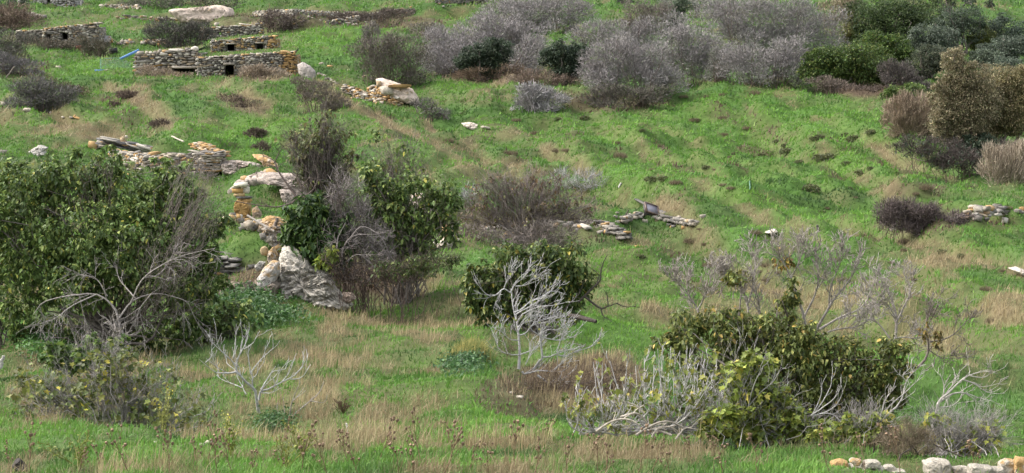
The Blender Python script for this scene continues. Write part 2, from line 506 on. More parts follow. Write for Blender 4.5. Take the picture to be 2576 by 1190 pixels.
# ------------------------------------------------------------------ what grows where
# (cx, cy, rx, ry, amount) in photo pixels: dry tan grass
DRY = [(1288, 1165, 1300, 36, .4), (1700, 1140, 500, 18, .42), (1000, 815, 230, 75, .5), (1010, 950, 240, 80, .45), (780, 900, 150, 60, .5), (580, 960, 200, 100, .55), (880, 1010, 170, 60, .5),
       (1120, 740, 130, 40, .7), (1200, 1125, 800, 28, .6), (380, 1160, 330, 28, .45), (60, 930, 90, 90, .6), (1350, 960, 110, 60, .9),
       (1500, 960, 120, 80, .9), (1400, 1010, 120, 40, .7), (1650, 790, 60, 45, .7), (1600, 690, 130, 26, .7), (200, 330, 140, 26, .8), (60, 300, 80, 25, .4),
       (560, 222, 130, 22, .5), (660, 192, 80, 14, 1), (420, 190, 70, 12, .8), (1240, 195, 150, 20, .8), (1180, 240, 120, 26, .45), (620, 262, 70, 22, .8), (340, 235, 60, 26, .7),
       (1260, 430, 150, 30, .6), (1180, 400, 60, 50, .6), (1500, 500, 110, 40, .5), (1600, 600, 130, 30, .45), (2350, 1120, 230, 40, .8),
       (2100, 1120, 300, 22, .5), (1700, 500, 60, 40, .4), (2250, 610, 110, 24, .6), (2420, 660, 180, 16, .8), (2080, 560, 120, 30, .25),
       (1420, 250, 90, 40, .4), (1520, 260, 130, 30, .5), (800, 240, 50, 40, .6), (2200, 640, 100, 20, .4), (1950, 800, 200, 30, .2), (2400, 800, 120, 30, .2),
       (480, 320, 40, 20, .4), (700, 320, 80, 40, .35), (610, 590, 50, 18, .8), (150, 60, 120, 20, .3), (650, 30, 60, 14, .4), (1000, 700, 140, 30, .5), (2180, 225, 120, 18, .9), (1880, 190, 30, 30, .2),
       (1660, 830, 90, 40, .4), (1540, 870, 110, 30, .3), (2100, 900, 300, 120, .1), (1150, 610, 60, 40, .5), (930, 700, 90, 40, .9)]
DRYL = [([(800, 215), (880, 260), (980, 312), (1090, 365), (1180, 410)], 11, .9), ([(1560, 335), (1650, 380), (1740, 430)], 6, .7),
        ([(1870, 262), (1920, 312), (1962, 352)], 7, 1.0), ([(2230, 600), (2360, 640), (2480, 672), (2600, 700)], 8, .9),
        ([(1240, 920), (1320, 1000), (1400, 1050)], 12, .6), ([(1960, 690), (2200, 770), (2420, 850)], 6, .5), ([(2320, 690), (2440, 770), (2560, 870)], 8, .6),
        ([(900, 72), (1050, 62)], 7, .4), ([(255, 205), (340, 255), (440, 330)], 12, .8), ([(540, 235), (620, 262), (680, 300)], 10, .8)]
# lush lawn: suppress dryness and brighten
LUSH = [(1850, 400, 420, 110, .8), (2200, 560, 380, 60, .6), (1560, 830, 120, 45, 1), (850, 100, 120, 50, 1), (1900, 300, 250, 60, .8), (640, 330, 130, 40, .6),
        (300, 1150, 130, 30, .9), (560, 1165, 110, 18, .7), (2130, 1155, 170, 18, .5), (200, 170, 130, 22, .8), (1330, 640, 50, 40, .8), (1180, 960, 120, 60, .55),
        (720, 1085, 70, 26, .9), (640, 600, 70, 30, .8), (1240, 1010, 120, 40, .6), (620, 395, 60, 20, .8), (450, 365, 70, 18, .3), (1600, 700, 130, 60, .3), (60, 340, 100, 40, .3),
        (1160, 215, 60, 18, .9), (1130, 45, 90, 18, .8), (2150, 330, 180, 60, .8), (30, 1110, 80, 30, .6), (1650, 350, 200, 60, .5), (2450, 620, 120, 30, .5), (1120, 1050, 160, 40, .4)]
BROWN = [(1380, 950, 90, 45, .9), (1510, 960, 90, 60, .8), (930, 700, 110, 45, 1), (760, 50, 200, 20, .7), (1000, 55, 120, 16, .8), (660, 190, 70, 12, .8), (1520, 255, 150, 26, .7),
         (1250, 190, 160, 14, .7), (2300, 560, 120, 40, .8), (640, 700, 90, 30, .8), (1300, 1000, 90, 50, .6), (330, 240, 40, 14, .6), (620, 275, 45, 14, .7), (410, 312, 30, 10, .7),
         (1200, 570, 220, 40, .6), (2160, 225, 110, 16, 1), (100, 95, 130, 18, .5), (60, 180, 70, 40, .4), (1440, 590, 120, 40, .4), (2300, 480, 90, 20, .5)]


BROWNL = [([(1860, 250), (1895, 288), (1925, 315), (1960, 352), (1990, 375)], 6, 1), ([(285, 225), (330, 242), (365, 256)], 9, .7), ([(1640, 352), (1670, 372), (1690, 392)], 6, .8), ([(540, 236), (600, 256), (660, 282)], 9, .8), ([(2230, 545), (2360, 560), (2576, 560)], 14, .6)]


def _ell(lst, px, py, wob):
    t = np.zeros(np.shape(px))
    for cx, cy, rx, ry, a in lst:
        r = np.sqrt(((px - cx) / rx) ** 2 + ((py - cy) / ry) ** 2) + .35 * wob
        t = np.maximum(t, a * np.clip((1.25 - r) / .6, 0, 1))
    return t


def cover(x, y, z):
    """dryness, lushness, brown litter plus painted bank-foot shade (0..1) of the ground at a world point"""
    px, py = proj(np.stack([x, y, z], -1))
    wob = fbm2(x / 3.1, y / 4.5, 40, 3)
    big = fbm2(x / 7 + 9, y / 11, 60, 3); mid = fbm2(x / 1.5, y / 2.4, 70, 3)
    left = np.clip((1500 - px) / 300, 0, 1) * np.clip((py - 620) / 200, 0, 1)
    st = fbm2((x * .8 + y * .25) / 1.3, (y - x * 1.2) / 6.5, 66, 3)      # streaks along the old terrace lines
    far_ = np.clip((y - 55) / 40, 0, 1)
    dry = np.clip(.22 - .04 * far_ + .30 * big + .30 * mid + .27 * st + .12 * left, 0, 1) * .8
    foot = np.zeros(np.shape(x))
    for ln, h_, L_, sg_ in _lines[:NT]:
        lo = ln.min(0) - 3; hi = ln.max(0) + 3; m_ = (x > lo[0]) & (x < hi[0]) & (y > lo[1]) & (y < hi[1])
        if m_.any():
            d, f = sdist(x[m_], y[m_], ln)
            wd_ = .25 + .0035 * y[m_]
            foot[m_] = np.maximum(foot[m_], np.clip(.5 + .8 * mid[m_], 0, 1) * np.exp(-((d + sg_ * (.9 + .01 * y[m_])) / (.35 + .005 * y[m_])) ** 2) * f)  # darker strip on each bank's low side: shade put into the ground colour
            dry = dry.copy(); dry[m_] = np.maximum(dry[m_], np.clip(.62 + .5 * wob[m_], 0, 1) * np.exp(-((d + .3 * wd_) / wd_) ** 2) * f)
    for pts, wd, a in DRYL:
        d, f = sdist(px, py, np.array(pts, float))
        dry = np.maximum(dry, a * np.clip(1.3 - np.abs(d) / wd + .5 * wob, 0, 1) * np.clip(f * 2, 0, 1))
    dry = np.maximum(dry, _ell(DRY, px, py, wob) * np.clip(.85 + .5 * mid, .2, 1.2))
    lush = _ell(LUSH, px, py, wob)
    dry = dry * (1 - .6 * lush)
    for pts, wd, a in BROWNL:
        d, f = sdist(px, py, np.array(pts, float)); foot = np.maximum(foot, 1.7 * a * np.clip(1.3 - np.abs(d) / wd + .6 * wob, 0, 1) * np.clip(f * 2, 0, 1))
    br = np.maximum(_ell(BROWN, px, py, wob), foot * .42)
    return np.clip(dry, 0, 1), lush, br, big, mid


G1 = np.array([.10, .205, .038]); G2 = np.array([.155, .295, .05]); G3 = np.array([.056, .104, .031])
D1 = np.array([.345, .28, .165]); D2 = np.array([.24, .185, .105]); B1 = np.array([.125, .09, .06])

# terrain sheet: fan of rows of growing spacing
ny, nx = 900, 460
yy = np.geomspace(4.0, 330, ny - 40); yy = np.concatenate([yy, np.geomspace(340, 850, 40)])
uu = np.linspace(-.42, .42, nx)
Y, Xu = np.meshgrid(yy, uu, indexing='ij'); X = Xu * (Y + 8)
Z = height(X.ravel(), Y.ravel())
x, y = X.ravel(), Y.ravel()
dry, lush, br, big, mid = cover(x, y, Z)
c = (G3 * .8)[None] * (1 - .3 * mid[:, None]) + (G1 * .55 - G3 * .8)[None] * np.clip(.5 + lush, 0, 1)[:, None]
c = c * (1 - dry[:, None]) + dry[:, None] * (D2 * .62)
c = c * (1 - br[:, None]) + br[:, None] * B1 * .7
i = np.arange(ny - 1)[:, None] * nx + np.arange(nx - 1)[None]
F = np.stack([i, i + 1, i + nx + 1, i + nx], -1).reshape(-1, 4)
ground = MB().add(np.stack([x, y, Z], -1), F, np.clip(c, .005, 1)).build('ground', M_SOIL, smooth=True)
tag(ground, kind='structure')


def blades(mb, p, h, w, col, lean=.35, seg=1, wind=(.12, 0.02)):
    N = len(p); an = U(0, 2 * math.pi, N)
    s = np.stack([np.cos(an), np.sin(an), 0 * an], -1) * w[:, None] * .5
    la = U(0, 2 * math.pi, N); lv = np.abs(rng.normal(size=N)) * lean
    l = np.stack([np.cos(la) * lv + wind[0], np.sin(la) * lv + wind[1], 1 - .3 * lv], -1) * h[:, None]
    if seg == 1:
        V = np.stack([p - s, p + s, p + l], 1); F = np.arange(N * 3).reshape(-1, 3); k = 3
    else:
        m = p + l * np.array([.38, .38, .62])
        V = np.stack([p - s, p + s, m + s * .7, m - s * .7, p + l], 1); k = 5
        b = np.arange(N)[:, None] * 5
        F = None
        mb.add(V.reshape(-1, 3), b + np.array([[0, 1, 2, 3]]), np.repeat(col, 5, 0))
        mb.L.append((b + np.array([[3, 2, 4]]) + mb.n - len(V) * 5).ravel()); mb.T.append(np.full(N, 3, np.int64))
        return
    mb.add(V.reshape(-1, 3), F, np.repeat(col, k, 0))


def grass_field():
    gm, dm = MB(), MB()
    N = int(580000 * GRASS)
    vv = U(0.0, 1.1, N) ** .93
    y = np.interp(vv, _tv[::-1], _ty[::-1]) * np.exp(.04 * rng.normal(size=N)); x = U(-.335, .335, N) * (y + 2)
    far = int(26000 * GRASS)
    y = np.concatenate([y, U(240, 330, far)]); x = np.concatenate([x, U(-.29, .29, far) * y[-far:]])
    z = height(x, y)
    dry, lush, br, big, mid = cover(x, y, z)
    fine = fbm2(x / .8, y / 1.1, 81, 2)
    n = len(x); r = U(0, 1, n)
    cl = .5 + .42 * fbm2(x / (.25 + y * .006), y / (.35 + y * .010), 83, 2) + .22 * fine + .16 * (r - .5)
    dmix = np.clip((dry * 1.05 - cl) * 4 + .5, 0, 1)          # clumpy, soft-edged mixture of green and dry growth
    isd = dmix > .5
    keep = U(0, 1, n) > br * .35
    s = S(y) * 2.52                      # metres per output pixel
    p = np.stack([x, y, z - .01], -1)
    # green
    m = ~isd & keep
    cm = fbm2(x / 1.1 + 5, y / 1.9, 85, 3)
    t = np.clip(.45 + .40 * lush + .35 * big + .30 * fine + .45 * cm + .10 * rng.normal(size=n), 0, 1)[:, None]
    cg = G3 + (G1 - G3) * np.clip(t * 2, 0, 1) + (G2 - G1) * np.clip(t * 2 - 1, 0, 1)
    cg = cg + (D1 * .8 - cg) * (dmix * .9)[:, None]
    cg = cg * np.exp(.08 * rng.normal(size=(n, 1))); cg[:, 0] *= np.exp(.07 * rng.normal(size=n))
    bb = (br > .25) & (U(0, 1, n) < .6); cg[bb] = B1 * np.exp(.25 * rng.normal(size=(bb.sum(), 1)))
    h = .036 + .0010 * y + .035 * np.clip(mid, 0, 1); h = h * np.exp(.35 * rng.normal(size=n)); w = np.maximum(s * U(.9, 1.9, n) * np.where(y < 45, 1, 1.3), .008)
    # tussocks: some clumps stand higher
    tus = np.clip(vn2(x / .55, y / .7, 99) - .45, 0, 1) * 1.6; h = h * (1 + tus)
    pxx, pyy = proj(np.stack([x, y, z], -1)); cut = (pxx > 2070) & (pyy > 1140); h = np.where(cut, h * .6, h)
    nr = y < 34
    for mm, sg in ((m & nr, 2), (m & ~nr, 1)): blades(gm, p[mm], h[mm], w[mm], cg[mm], .8 if sg == 2 else .6, sg)
    # dry
    m = isd & keep
    cd = D2 + (D1 - D2) * np.clip(.55 + .5 * fine + .25 * rng.normal(size=n), 0, 1)[:, None]
    cd = cd + (G1 - cd) * (np.clip(1 - dmix, 0, .5) * .9)[:, None]
    cd = cd * np.exp(.10 * rng.normal(size=(n, 1)))
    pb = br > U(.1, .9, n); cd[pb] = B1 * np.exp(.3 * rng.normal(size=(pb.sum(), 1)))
    tall = np.clip((dry - .25) * 1.6, 0, 1)
    h = (.06 + .13 * tall + .0008 * y) * np.exp(.4 * rng.normal(size=n)); w = np.maximum(s * U(.6, 1.2, n), .006); h = np.where(cut, h * .6, h)
    for mm, sg in ((m & nr, 2), (m & ~nr, 1)): blades(dm, p[mm], h[mm], w[mm], cd[mm], .65, sg)
    # tall pale straws in the near dry patches
    k = np.where(m & (y < 60) & (tall > .35))[0]; k = rng.choice(k, min(len(k), int(6500 * GRASS)), replace=False)
    blades(dm, p[k], U(.14, .36, len(k)), np.maximum(s[k] * .55, .005), np.array([[.42, .34, .19]]) * np.exp(.2 * rng.normal(size=(len(k), 1))), .2, 2)
    g = gm.build('grass', M_GRASS); tag(g, 'short green grass covering the terraced slopes', 'grass', kind='stuff')
    d = dm.build('dry_grass', M_GRASS); tag(d, 'tall dry tan grass and straw mixed into the pasture', 'dry grass', kind='stuff')


def turf(mb, pts, n_per, h, w, dryf=.2, lean=.4):
    """extra blades on a set of surface points"""
    n = len(pts); d = U(0, 1, n) < dryf
    c = np.where(d[:, None], D1 * .9, G1 + (G2 - G1) * U(0, 1, n)[:, None]) * np.exp(.2 * rng.normal(size=(n, 1)))
    blades(mb, pts, h * np.exp(.35 * rng.normal(size=n)), np.full(n, w), c, lean)
# ------------------------------------------------------------------ plant builders
L_DARK = [(.055, .085, .025), (.090, .128, .036), (.138, .178, .05), (.21, .235, .07), (.40, .34, .08)]
W_DARK = [.30, .34, .24, .10, .02]
L_OLIVE = [(.042, .062, .038), (.065, .088, .055), (.095, .118, .078), (.13, .15, .10)]
W_OLIVE = [.3, .36, .24, .1]
L_GREEN = [(.040, .068, .018), (.068, .105, .026), (.10, .14, .034), (.15, .18, .045)]
W_GREEN = [.28, .36, .26, .1]
L_FIG = [(.19, .22, .045), (.14, .17, .038), (.27, .27, .06), (.42, .34, .08), (.09, .115, .03)]
W_FIG = [.34, .28, .2, .06, .12]
L_BROWN = [(.10, .065, .04), (.15, .095, .05), (.07, .05, .035), (.10, .10, .035)]
W_BROWN = [.35, .3, .2, .15]
L_RUST = [(.22, .16, .08), (.17, .14, .06), (.27, .19, .10), (.10, .11, .04)]
W_RUST = [.3, .3, .2, .2]
C_GREY = (.295, .268, .258); C_WHITE = (.46, .435, .40); C_BARK = (.20, .17, .147); C_DARKB = (.075, .06, .052); C_BROWN = (.14, .10, .082)


def lobepts(lobes, y0, n_tot, dep=.8, shell=.42):
    """random points in ellipsoid lobes given in photo pixels (cx, cy, rx, ry[, dy]) at distance y0"""
    ar = np.array([l[2] * l[3] for l in lobes], float); pr = ar / ar.sum()
    k = rng.choice(len(lobes), n_tot, p=pr)
    s = S(y0); cen = []; rad = []
    for l in lobes:
        dy = l[4] if len(l) > 4 else 0
        c = P(l[0], l[1], y0 + dy); rx, rz = l[2] * s, l[3] * s
        cen.append(c); rad.append((rx, dep * min(rx, rz * 1.5), rz))
    cen = np.array(cen); rad = np.array(rad)
    d = rdir(n_tot); r = U(0, 1, n_tot) ** shell
    lum = 1 + .24 * vn3(d * 2.2 + k[:, None] * 7.1, 3) + .14 * vn3(d * 5 + k[:, None] * 3.3, 13)
    return cen[k] + d * rad[k] * (r * lum)[:, None], d, k, cen, rad


def sub(lobes, y0, k=4, f=(.28, .52)):
    """break smooth lobes into a bumpy outline"""
    out = []
    for l in lobes:
        dy = l[4] if len(l) > 4 else 0
        out.append((l[0], l[1], l[2] * .86, l[3] * .86, dy))
        for _ in range(k):
            a = U(0, 2 * math.pi); r = U(.62, 1.0); q = U(*f)
            out.append((l[0] + math.cos(a) * l[2] * r, l[1] + math.sin(a) * l[3] * r, l[2] * q, l[3] * q * U(.8, 1.2), dy + U(-.7, .5) * l[2] * S(y0)))
    return out


def above(p, m=.04):
    """keep points above the terrain"""
    return p[:, 2] > height(p[:, 0], p[:, 1]) + m


def bez(a, b, n, sag=.12, lift=.25):
    """curved limbs from a to b (N,3)"""
    N = len(b); a = np.broadcast_to(a, b.shape); L = np.linalg.norm(b - a, axis=1, keepdims=True)
    m = (a + b) / 2 + sag * L * rng.normal(size=(N, 3)); m[:, 2] += lift * L[:, 0]
    t = np.linspace(0, 1, n)[None, :, None]
    out = (1 - t) ** 2 * a[:, None] + 2 * t * (1 - t) * m[:, None] + t ** 2 * b[:, None]
    out[:, 1:-1] += .035 * L[:, None] * rng.normal(size=(N, n - 2, 3))
    return out


def bush(name, label, cat, bx, y0, lobes, nleaf, size, cols=L_DARK, wts=W_DARK, clump=14, cs=.11, nlimb=26, bark=C_BARK, twig=2, tl=.35,
         group=None, tmpl=PEAR, droop=.7, dep=.8, limb_r=.022, bare=0, shell=.42, tw_up=.15, trunk=None, base=None, outw=.5, bl=None):
    """leafy shrub or small tree: trunk and limbs under clumps of single leaves"""
    b = P(bx, 0, y0); b[2] = gz(b[0], y0) if base is None else base
    root = thing(name, label, cat, b, group)
    s = S(y0); bl = bl or lobes; lobes = sub(lobes, y0)
    q, d, k, cen, rad = lobepts(lobes, y0, max(nlimb, 4), dep, .6)
    q = q[above(q, .1)]
    br = MB()
    st = np.broadcast_to(b, q.shape) + rng.normal(size=q.shape) * np.array([.12, .12, 0]) * (2 if trunk is None else .6)
    if trunk is not None:
        tp = np.array([b - [0, 0, .1], b + [0, 0, trunk * .5], b + [0, 0, trunk]]) + rng.normal(size=(3, 3)) * .03
        tubes(br, tp[None], np.array([[1.5, 1.1, 1.0]]) * limb_r * 1.6, bark, 6)
        st = st + [0, 0, trunk * .9]
    LP = bez(st, q, 8, .14, .12); Lr = np.linspace(1, .28, 8)[None] * limb_r * U(.6, 1.2, (len(q), 1))
    tubes(br, LP, Lr, bark, 5)
    if twig:
        T1, R1 = grow(LP, Lr, twig + 1, tl, .7, tw_up, 5, .2, .35, 1, .55, rmin=.3 * s * 1.2); tubes(br, T1, R1, bark, 3)
        T2, R2 = grow(T1, R1, twig, tl * .55, .7, tw_up, 4, .2, .3, 1, .7, rmin=.28 * s * 1.2); tubes(br, T2, R2, bark, 3)
    if bare:
        bq, bd, _, _, _ = lobepts(bl, y0, bare, dep, .25); bq = bq[above(bq)]
        BP = bez(np.broadcast_to(b, bq.shape) * .25 + bq * .75 - [0, 0, .05], bq, 5, .15, .05)
        tubes(br, BP, np.linspace(1, .4, 5)[None] * np.full((len(bq), 1), max(.004, .8 * s)), bark, 3)
        T3, R3 = grow(BP, np.full((len(bq), 5), max(.003, .5 * s)), 3, tl * .7, .7, tw_up, 4, .25, .3, 1, .8, rmin=.35 * s); tubes(br, T3, R3, bark, 3)
    br.build('branches', M_BARK, root)
    if nleaf:
        nc = max(nleaf // clump, 3)
        c, d, k, cen, rad = lobepts(lobes, y0, nc, dep, shell)
        ok = above(c, .05); c, d, k = c[ok], d[ok], k[ok]
        sig = cs * np.mean(rad[k], 1)
        i = np.repeat(np.arange(len(c)), clump)
        p = c[i] + rng.normal(size=(len(i), 3)) * sig[i, None] * np.array([1, 1, .75])
        ok = above(p, .02)
        lf = MB(); leaves(lf, p[ok], size, np.asarray(cols) * np.array([1.2, 1.27, 1.2]), wts, tmpl, droop, out=d[i][ok] * outw, sv=.45)
        C = lf.C[-1].copy(); C[:, :3] *= np.repeat(np.exp(.24 * rng.normal(size=len(c)))[i][ok], len(tmpl[0]))[:, None]; lf.C[-1] = np.clip(C, 0, .8)
        lf.build('foliage', M_LEAF, root)
    return root


def twigdome(name, label, cat, bx, y0, lobes, n, col=C_GREY, lng=.5, wid=1.0, group=None, leaf=0, lcols=L_BROWN, lw=W_BROWN, lsize=.12, inner=40, up=.25, dep=.8, cv=.16, base=None, shell=.36, inc=C_BROWN):
    """leafless thicket: fine tapering twig sprays fanning outwards from a stool of stems"""
    b = P(bx, 0, y0); b[2] = gz(b[0], y0) if base is None else base
    root = thing(name, label, cat, b, group)
    s = S(y0); lobes = sub(lobes, y0, 5)
    m = MB()
    q, d, k, cen, rad = lobepts(lobes, y0, inner, dep, .5); q = q[above(q, .1)]
    foot = cen[:, :] * 1; 
    fb = np.stack([cen[:, 0] * .75 + b[0] * .25, cen[:, 1] * .9 + y0 * .1, cen[:, 2]], -1)
    fb[:, 2] = np.minimum(height(fb[:, 0], fb[:, 1]), cen[:, 2]) if base is None else base
    qk = rng.choice(len(lobes), len(q), p=None)
    near = np.argmin(((q[:, None] - cen[None]) ** 2).sum(-1), 1)
    LP = bez(fb[near] + rng.normal(size=q.shape) * np.array([.25, .25, 0]), q, 6, .1, .1)
    tubes(m, LP, np.linspace(1, .3, 6)[None] * np.full((len(q), 1), max(.010, .75 * s)), inc, 4)
    m.build('stems', M_BARK, root); m = MB()
    p, d, k, cen, rad = lobepts(lobes, y0, n, dep, shell)
    ok = above(p, .02); p, d, k = p[ok], d[ok], k[ok]
    lob = nrm(p - fb[k]); t = nrm(d * .6 + lob * .45 + rng.normal(size=p.shape) * .5 + [0, 0, up])
    L = lng * U(.5, 1.3, len(p))[:, None] * np.mean(rad[k], 1)[:, None] ** .5
    w = wid * s * 2.52 * U(.5, 1.3, len(p))
    sd = nrm(np.cross(t, rdir(len(p)))) * w[:, None] * .5
    mid = p + t * L * .5 + rng.normal(size=p.shape) * L * .06
    V = np.stack([p - t * L * .2 - sd, p - t * L * .2 + sd, mid + sd * .7, p + t * L * .8, mid - sd * .7], 1)
    c = np.asarray(col) * np.exp(cv * rng.normal(size=(len(p), 1))); c = c * (1 + .22 * vn3(p / (rad[k].mean(1)[:, None] * .35), 8))[:, None]
    m.add(V.reshape(-1, 3), np.arange(len(p))[:, None] * 5 + np.array([[0, 1, 2, 4]]), np.repeat(np.clip(c, 0, 1), 5, 0))
    m.L.append((np.arange(len(p))[:, None] * 5 + np.array([[4, 2, 3]]) + m.n - 5 * len(p)).ravel()); m.T.append(np.full(len(p), 3, np.int64))
    if leaf:
        m.build('twigs', M_TWIG, root)
        lf = MB(); pl, dl, kl, _, _ = lobepts(lobes, y0, leaf, dep, .33); o = above(pl); leaves(lf, pl[o], lsize, lcols, lw, DIAM, .3, out=dl[o] * .4)
        lf.build('foliage', M_LEAF, root)
    else: m.build('twigs', M_TWIG, root)
    return root


def crown(name, label, cat, bx, y0, lobes, n, size, cols=L_OLIVE, wts=W_OLIVE, group=None, trunk_r=.12, dep=.85, tmpl=DIAM, droop=.1, clump=22, cs=.16, shell=.3, bark=C_BARK, base=None, limbs=14):
    """dense evergreen tree seen from afar"""
    b = P(bx, 0, y0); b[2] = gz(b[0], y0) if base is None else base
    root = thing(name, label, cat, b, group); lobes = sub(lobes, y0, 4, (.22, .4)); n = int(n * 2.6); size = size * .55
    q, d, k, cen, rad = lobepts(lobes, y0, limbs, dep, .7)
    q = q[above(q, .2)]
    m = MB(); LP = bez(b + rng.normal(size=q.shape) * [.25, .25, 0], q, 7, .1, .05)
    tubes(m, LP, np.linspace(1, .3, 7)[None] * trunk_r * U(.5, 1.1, (len(q), 1)), bark, 5)
    m.build('trunk', M_BARK, root)
    nc = n // clump
    c, d, k, cen, rad = lobepts(lobes, y0, nc, dep, shell)
    ok = above(c, .1); c, d, k = c[ok], d[ok], k[ok]
    sig = cs * np.mean(rad[k], 1); i = np.repeat(np.arange(len(c)), clump)
    p = c[i] + rng.normal(size=(len(i), 3)) * sig[i, None] * [1, 1, .6]
    o = above(p, .02); lf = MB()
    leaves(lf, p[o], size, np.asarray(cols) * 1.28, wts, tmpl, droop, out=d[i][o] * .6 + [0, 0, .15], sv=.45)
    # each clump has its own tint
    C = lf.C[-1].copy(); mm = len(tmpl[0]); tint = np.exp(.22 * rng.normal(size=len(c)))[i][o]
    C[:, :3] *= np.repeat(tint, mm)[:, None]; lf.C[-1] = C
    lf.build('crown', M_LEAF, root)
    return root


def spline(pts, n):
    pts = np.asarray(pts, float); m = len(pts)
    if m == 2: return pts[0] + (pts[1] - pts[0]) * np.linspace(0, 1, n)[:, None]
    e = np.concatenate([[2 * pts[0] - pts[1]], pts, [2 * pts[-1] - pts[-2]]])
    t = np.linspace(0, m - 1.0001, n); i = t.astype(int); f = (t - i)[:, None]
    a, b, c, d = e[i], e[i + 1], e[i + 2], e[i + 3]
    return .5 * (2 * b + (c - a) * f + (2 * a - 5 * b + 4 * c - d) * f ** 2 + (3 * b - a - 3 * c + d) * f ** 3)


def bare(name, label, cat, y0, limbs, col=C_WHITE, twigs=(), group=None, n=14, base=None, leaf=None, rs=1.0, sides=6, dspread=.6, bias=None, tw=.55):
    """leafless tree: each limb = (pixel polyline, start radius px, end radius px[, start depth, end depth]); twigs = (k, length px, angle, up) per level"""
    s = S(y0)
    LP, LR = [], []
    for l in limbs:
        pp, r0, r1 = l[:3]
        d0, d1 = (l[3], l[4]) if len(l) > 4 else (0, float(U(-1, 1)) * dspread * np.hypot(pp[-1][0] - pp[0][0], pp[-1][1] - pp[0][1]) * s)
        a = spline(np.array([[x, y, 0] for x, y in pp]), n)
        dep = y0 + np.linspace(d0, d1, n)
        w = P(a[:, 0], a[:, 1], dep); w[1:-1] += rng.normal(size=(n - 2, 3)) * s * .3
        LP.append(w); LR.append(np.linspace(r0 * .62, max(r1 * .55, .45), n) * s * rs)
    LP = np.array(LP); LR = np.array(LR)
    b = LP[0][0].copy()
    root = thing(name, label, cat, b, group)
    NL = len(LP); mts = [MB() for _ in range(NL)]
    pp, rr = LP, LR
    for k, L, an, up in twigs:
        pp, rr = grow(pp, rr, k, L * s, an, up, 6, .16, .25, 1, .6, rmin=tw * s, tap=.45, bias=bias)
        q = len(pp) // NL
        for a in range(NL): tubes(mts[a], pp[a * q:(a + 1) * q], rr[a * q:(a + 1) * q], col, 3 if k > 2 else 4, .1)
    for a in range(NL):
        m = MB(); tubes(m, LP[a:a + 1], LR[a:a + 1], col, sides, .06)
        lm = m.build('trunk' if a == 0 and cat in ('fig tree', 'bare tree') else 'limb', M_BARK, root)
        if twigs: mts[a].build('twigs', M_BARK, lm)
    if leaf and twigs:
        nl, size, cols, w = leaf
        idx = rng.integers(0, len(pp), nl); p = pp[idx, -1 - rng.integers(0, 3, nl)]
        lf = MB(); leaves(lf, p, size, cols, w, FIG, .2); lf.build('foliage', M_LEAF, root)
    return root


def fan(bx0, bx1, by, tips, n, r0=2.2, r1=.7, lie=.35):
    """upswept limbs of a fig stool: pixel polylines from a base strip to tips inside an ellipse"""
    out = []
    for _ in range(n):
        x0 = U(bx0, bx1); a = U(0, 2 * math.pi); q = U(0, 1) ** .4
        tx, ty = tips[0] + tips[2] * q * math.cos(a), tips[1] + tips[3] * q * math.sin(a)
        mx = x0 + (tx - x0) * U(.55, .85); my = by + (ty - by) * U(lie * .6, lie * 1.4)
        out.append(([(x0, by + U(-12, 4)), (mx, my), (tx, ty)], r0 * U(.7, 1.3), r1))
    return out
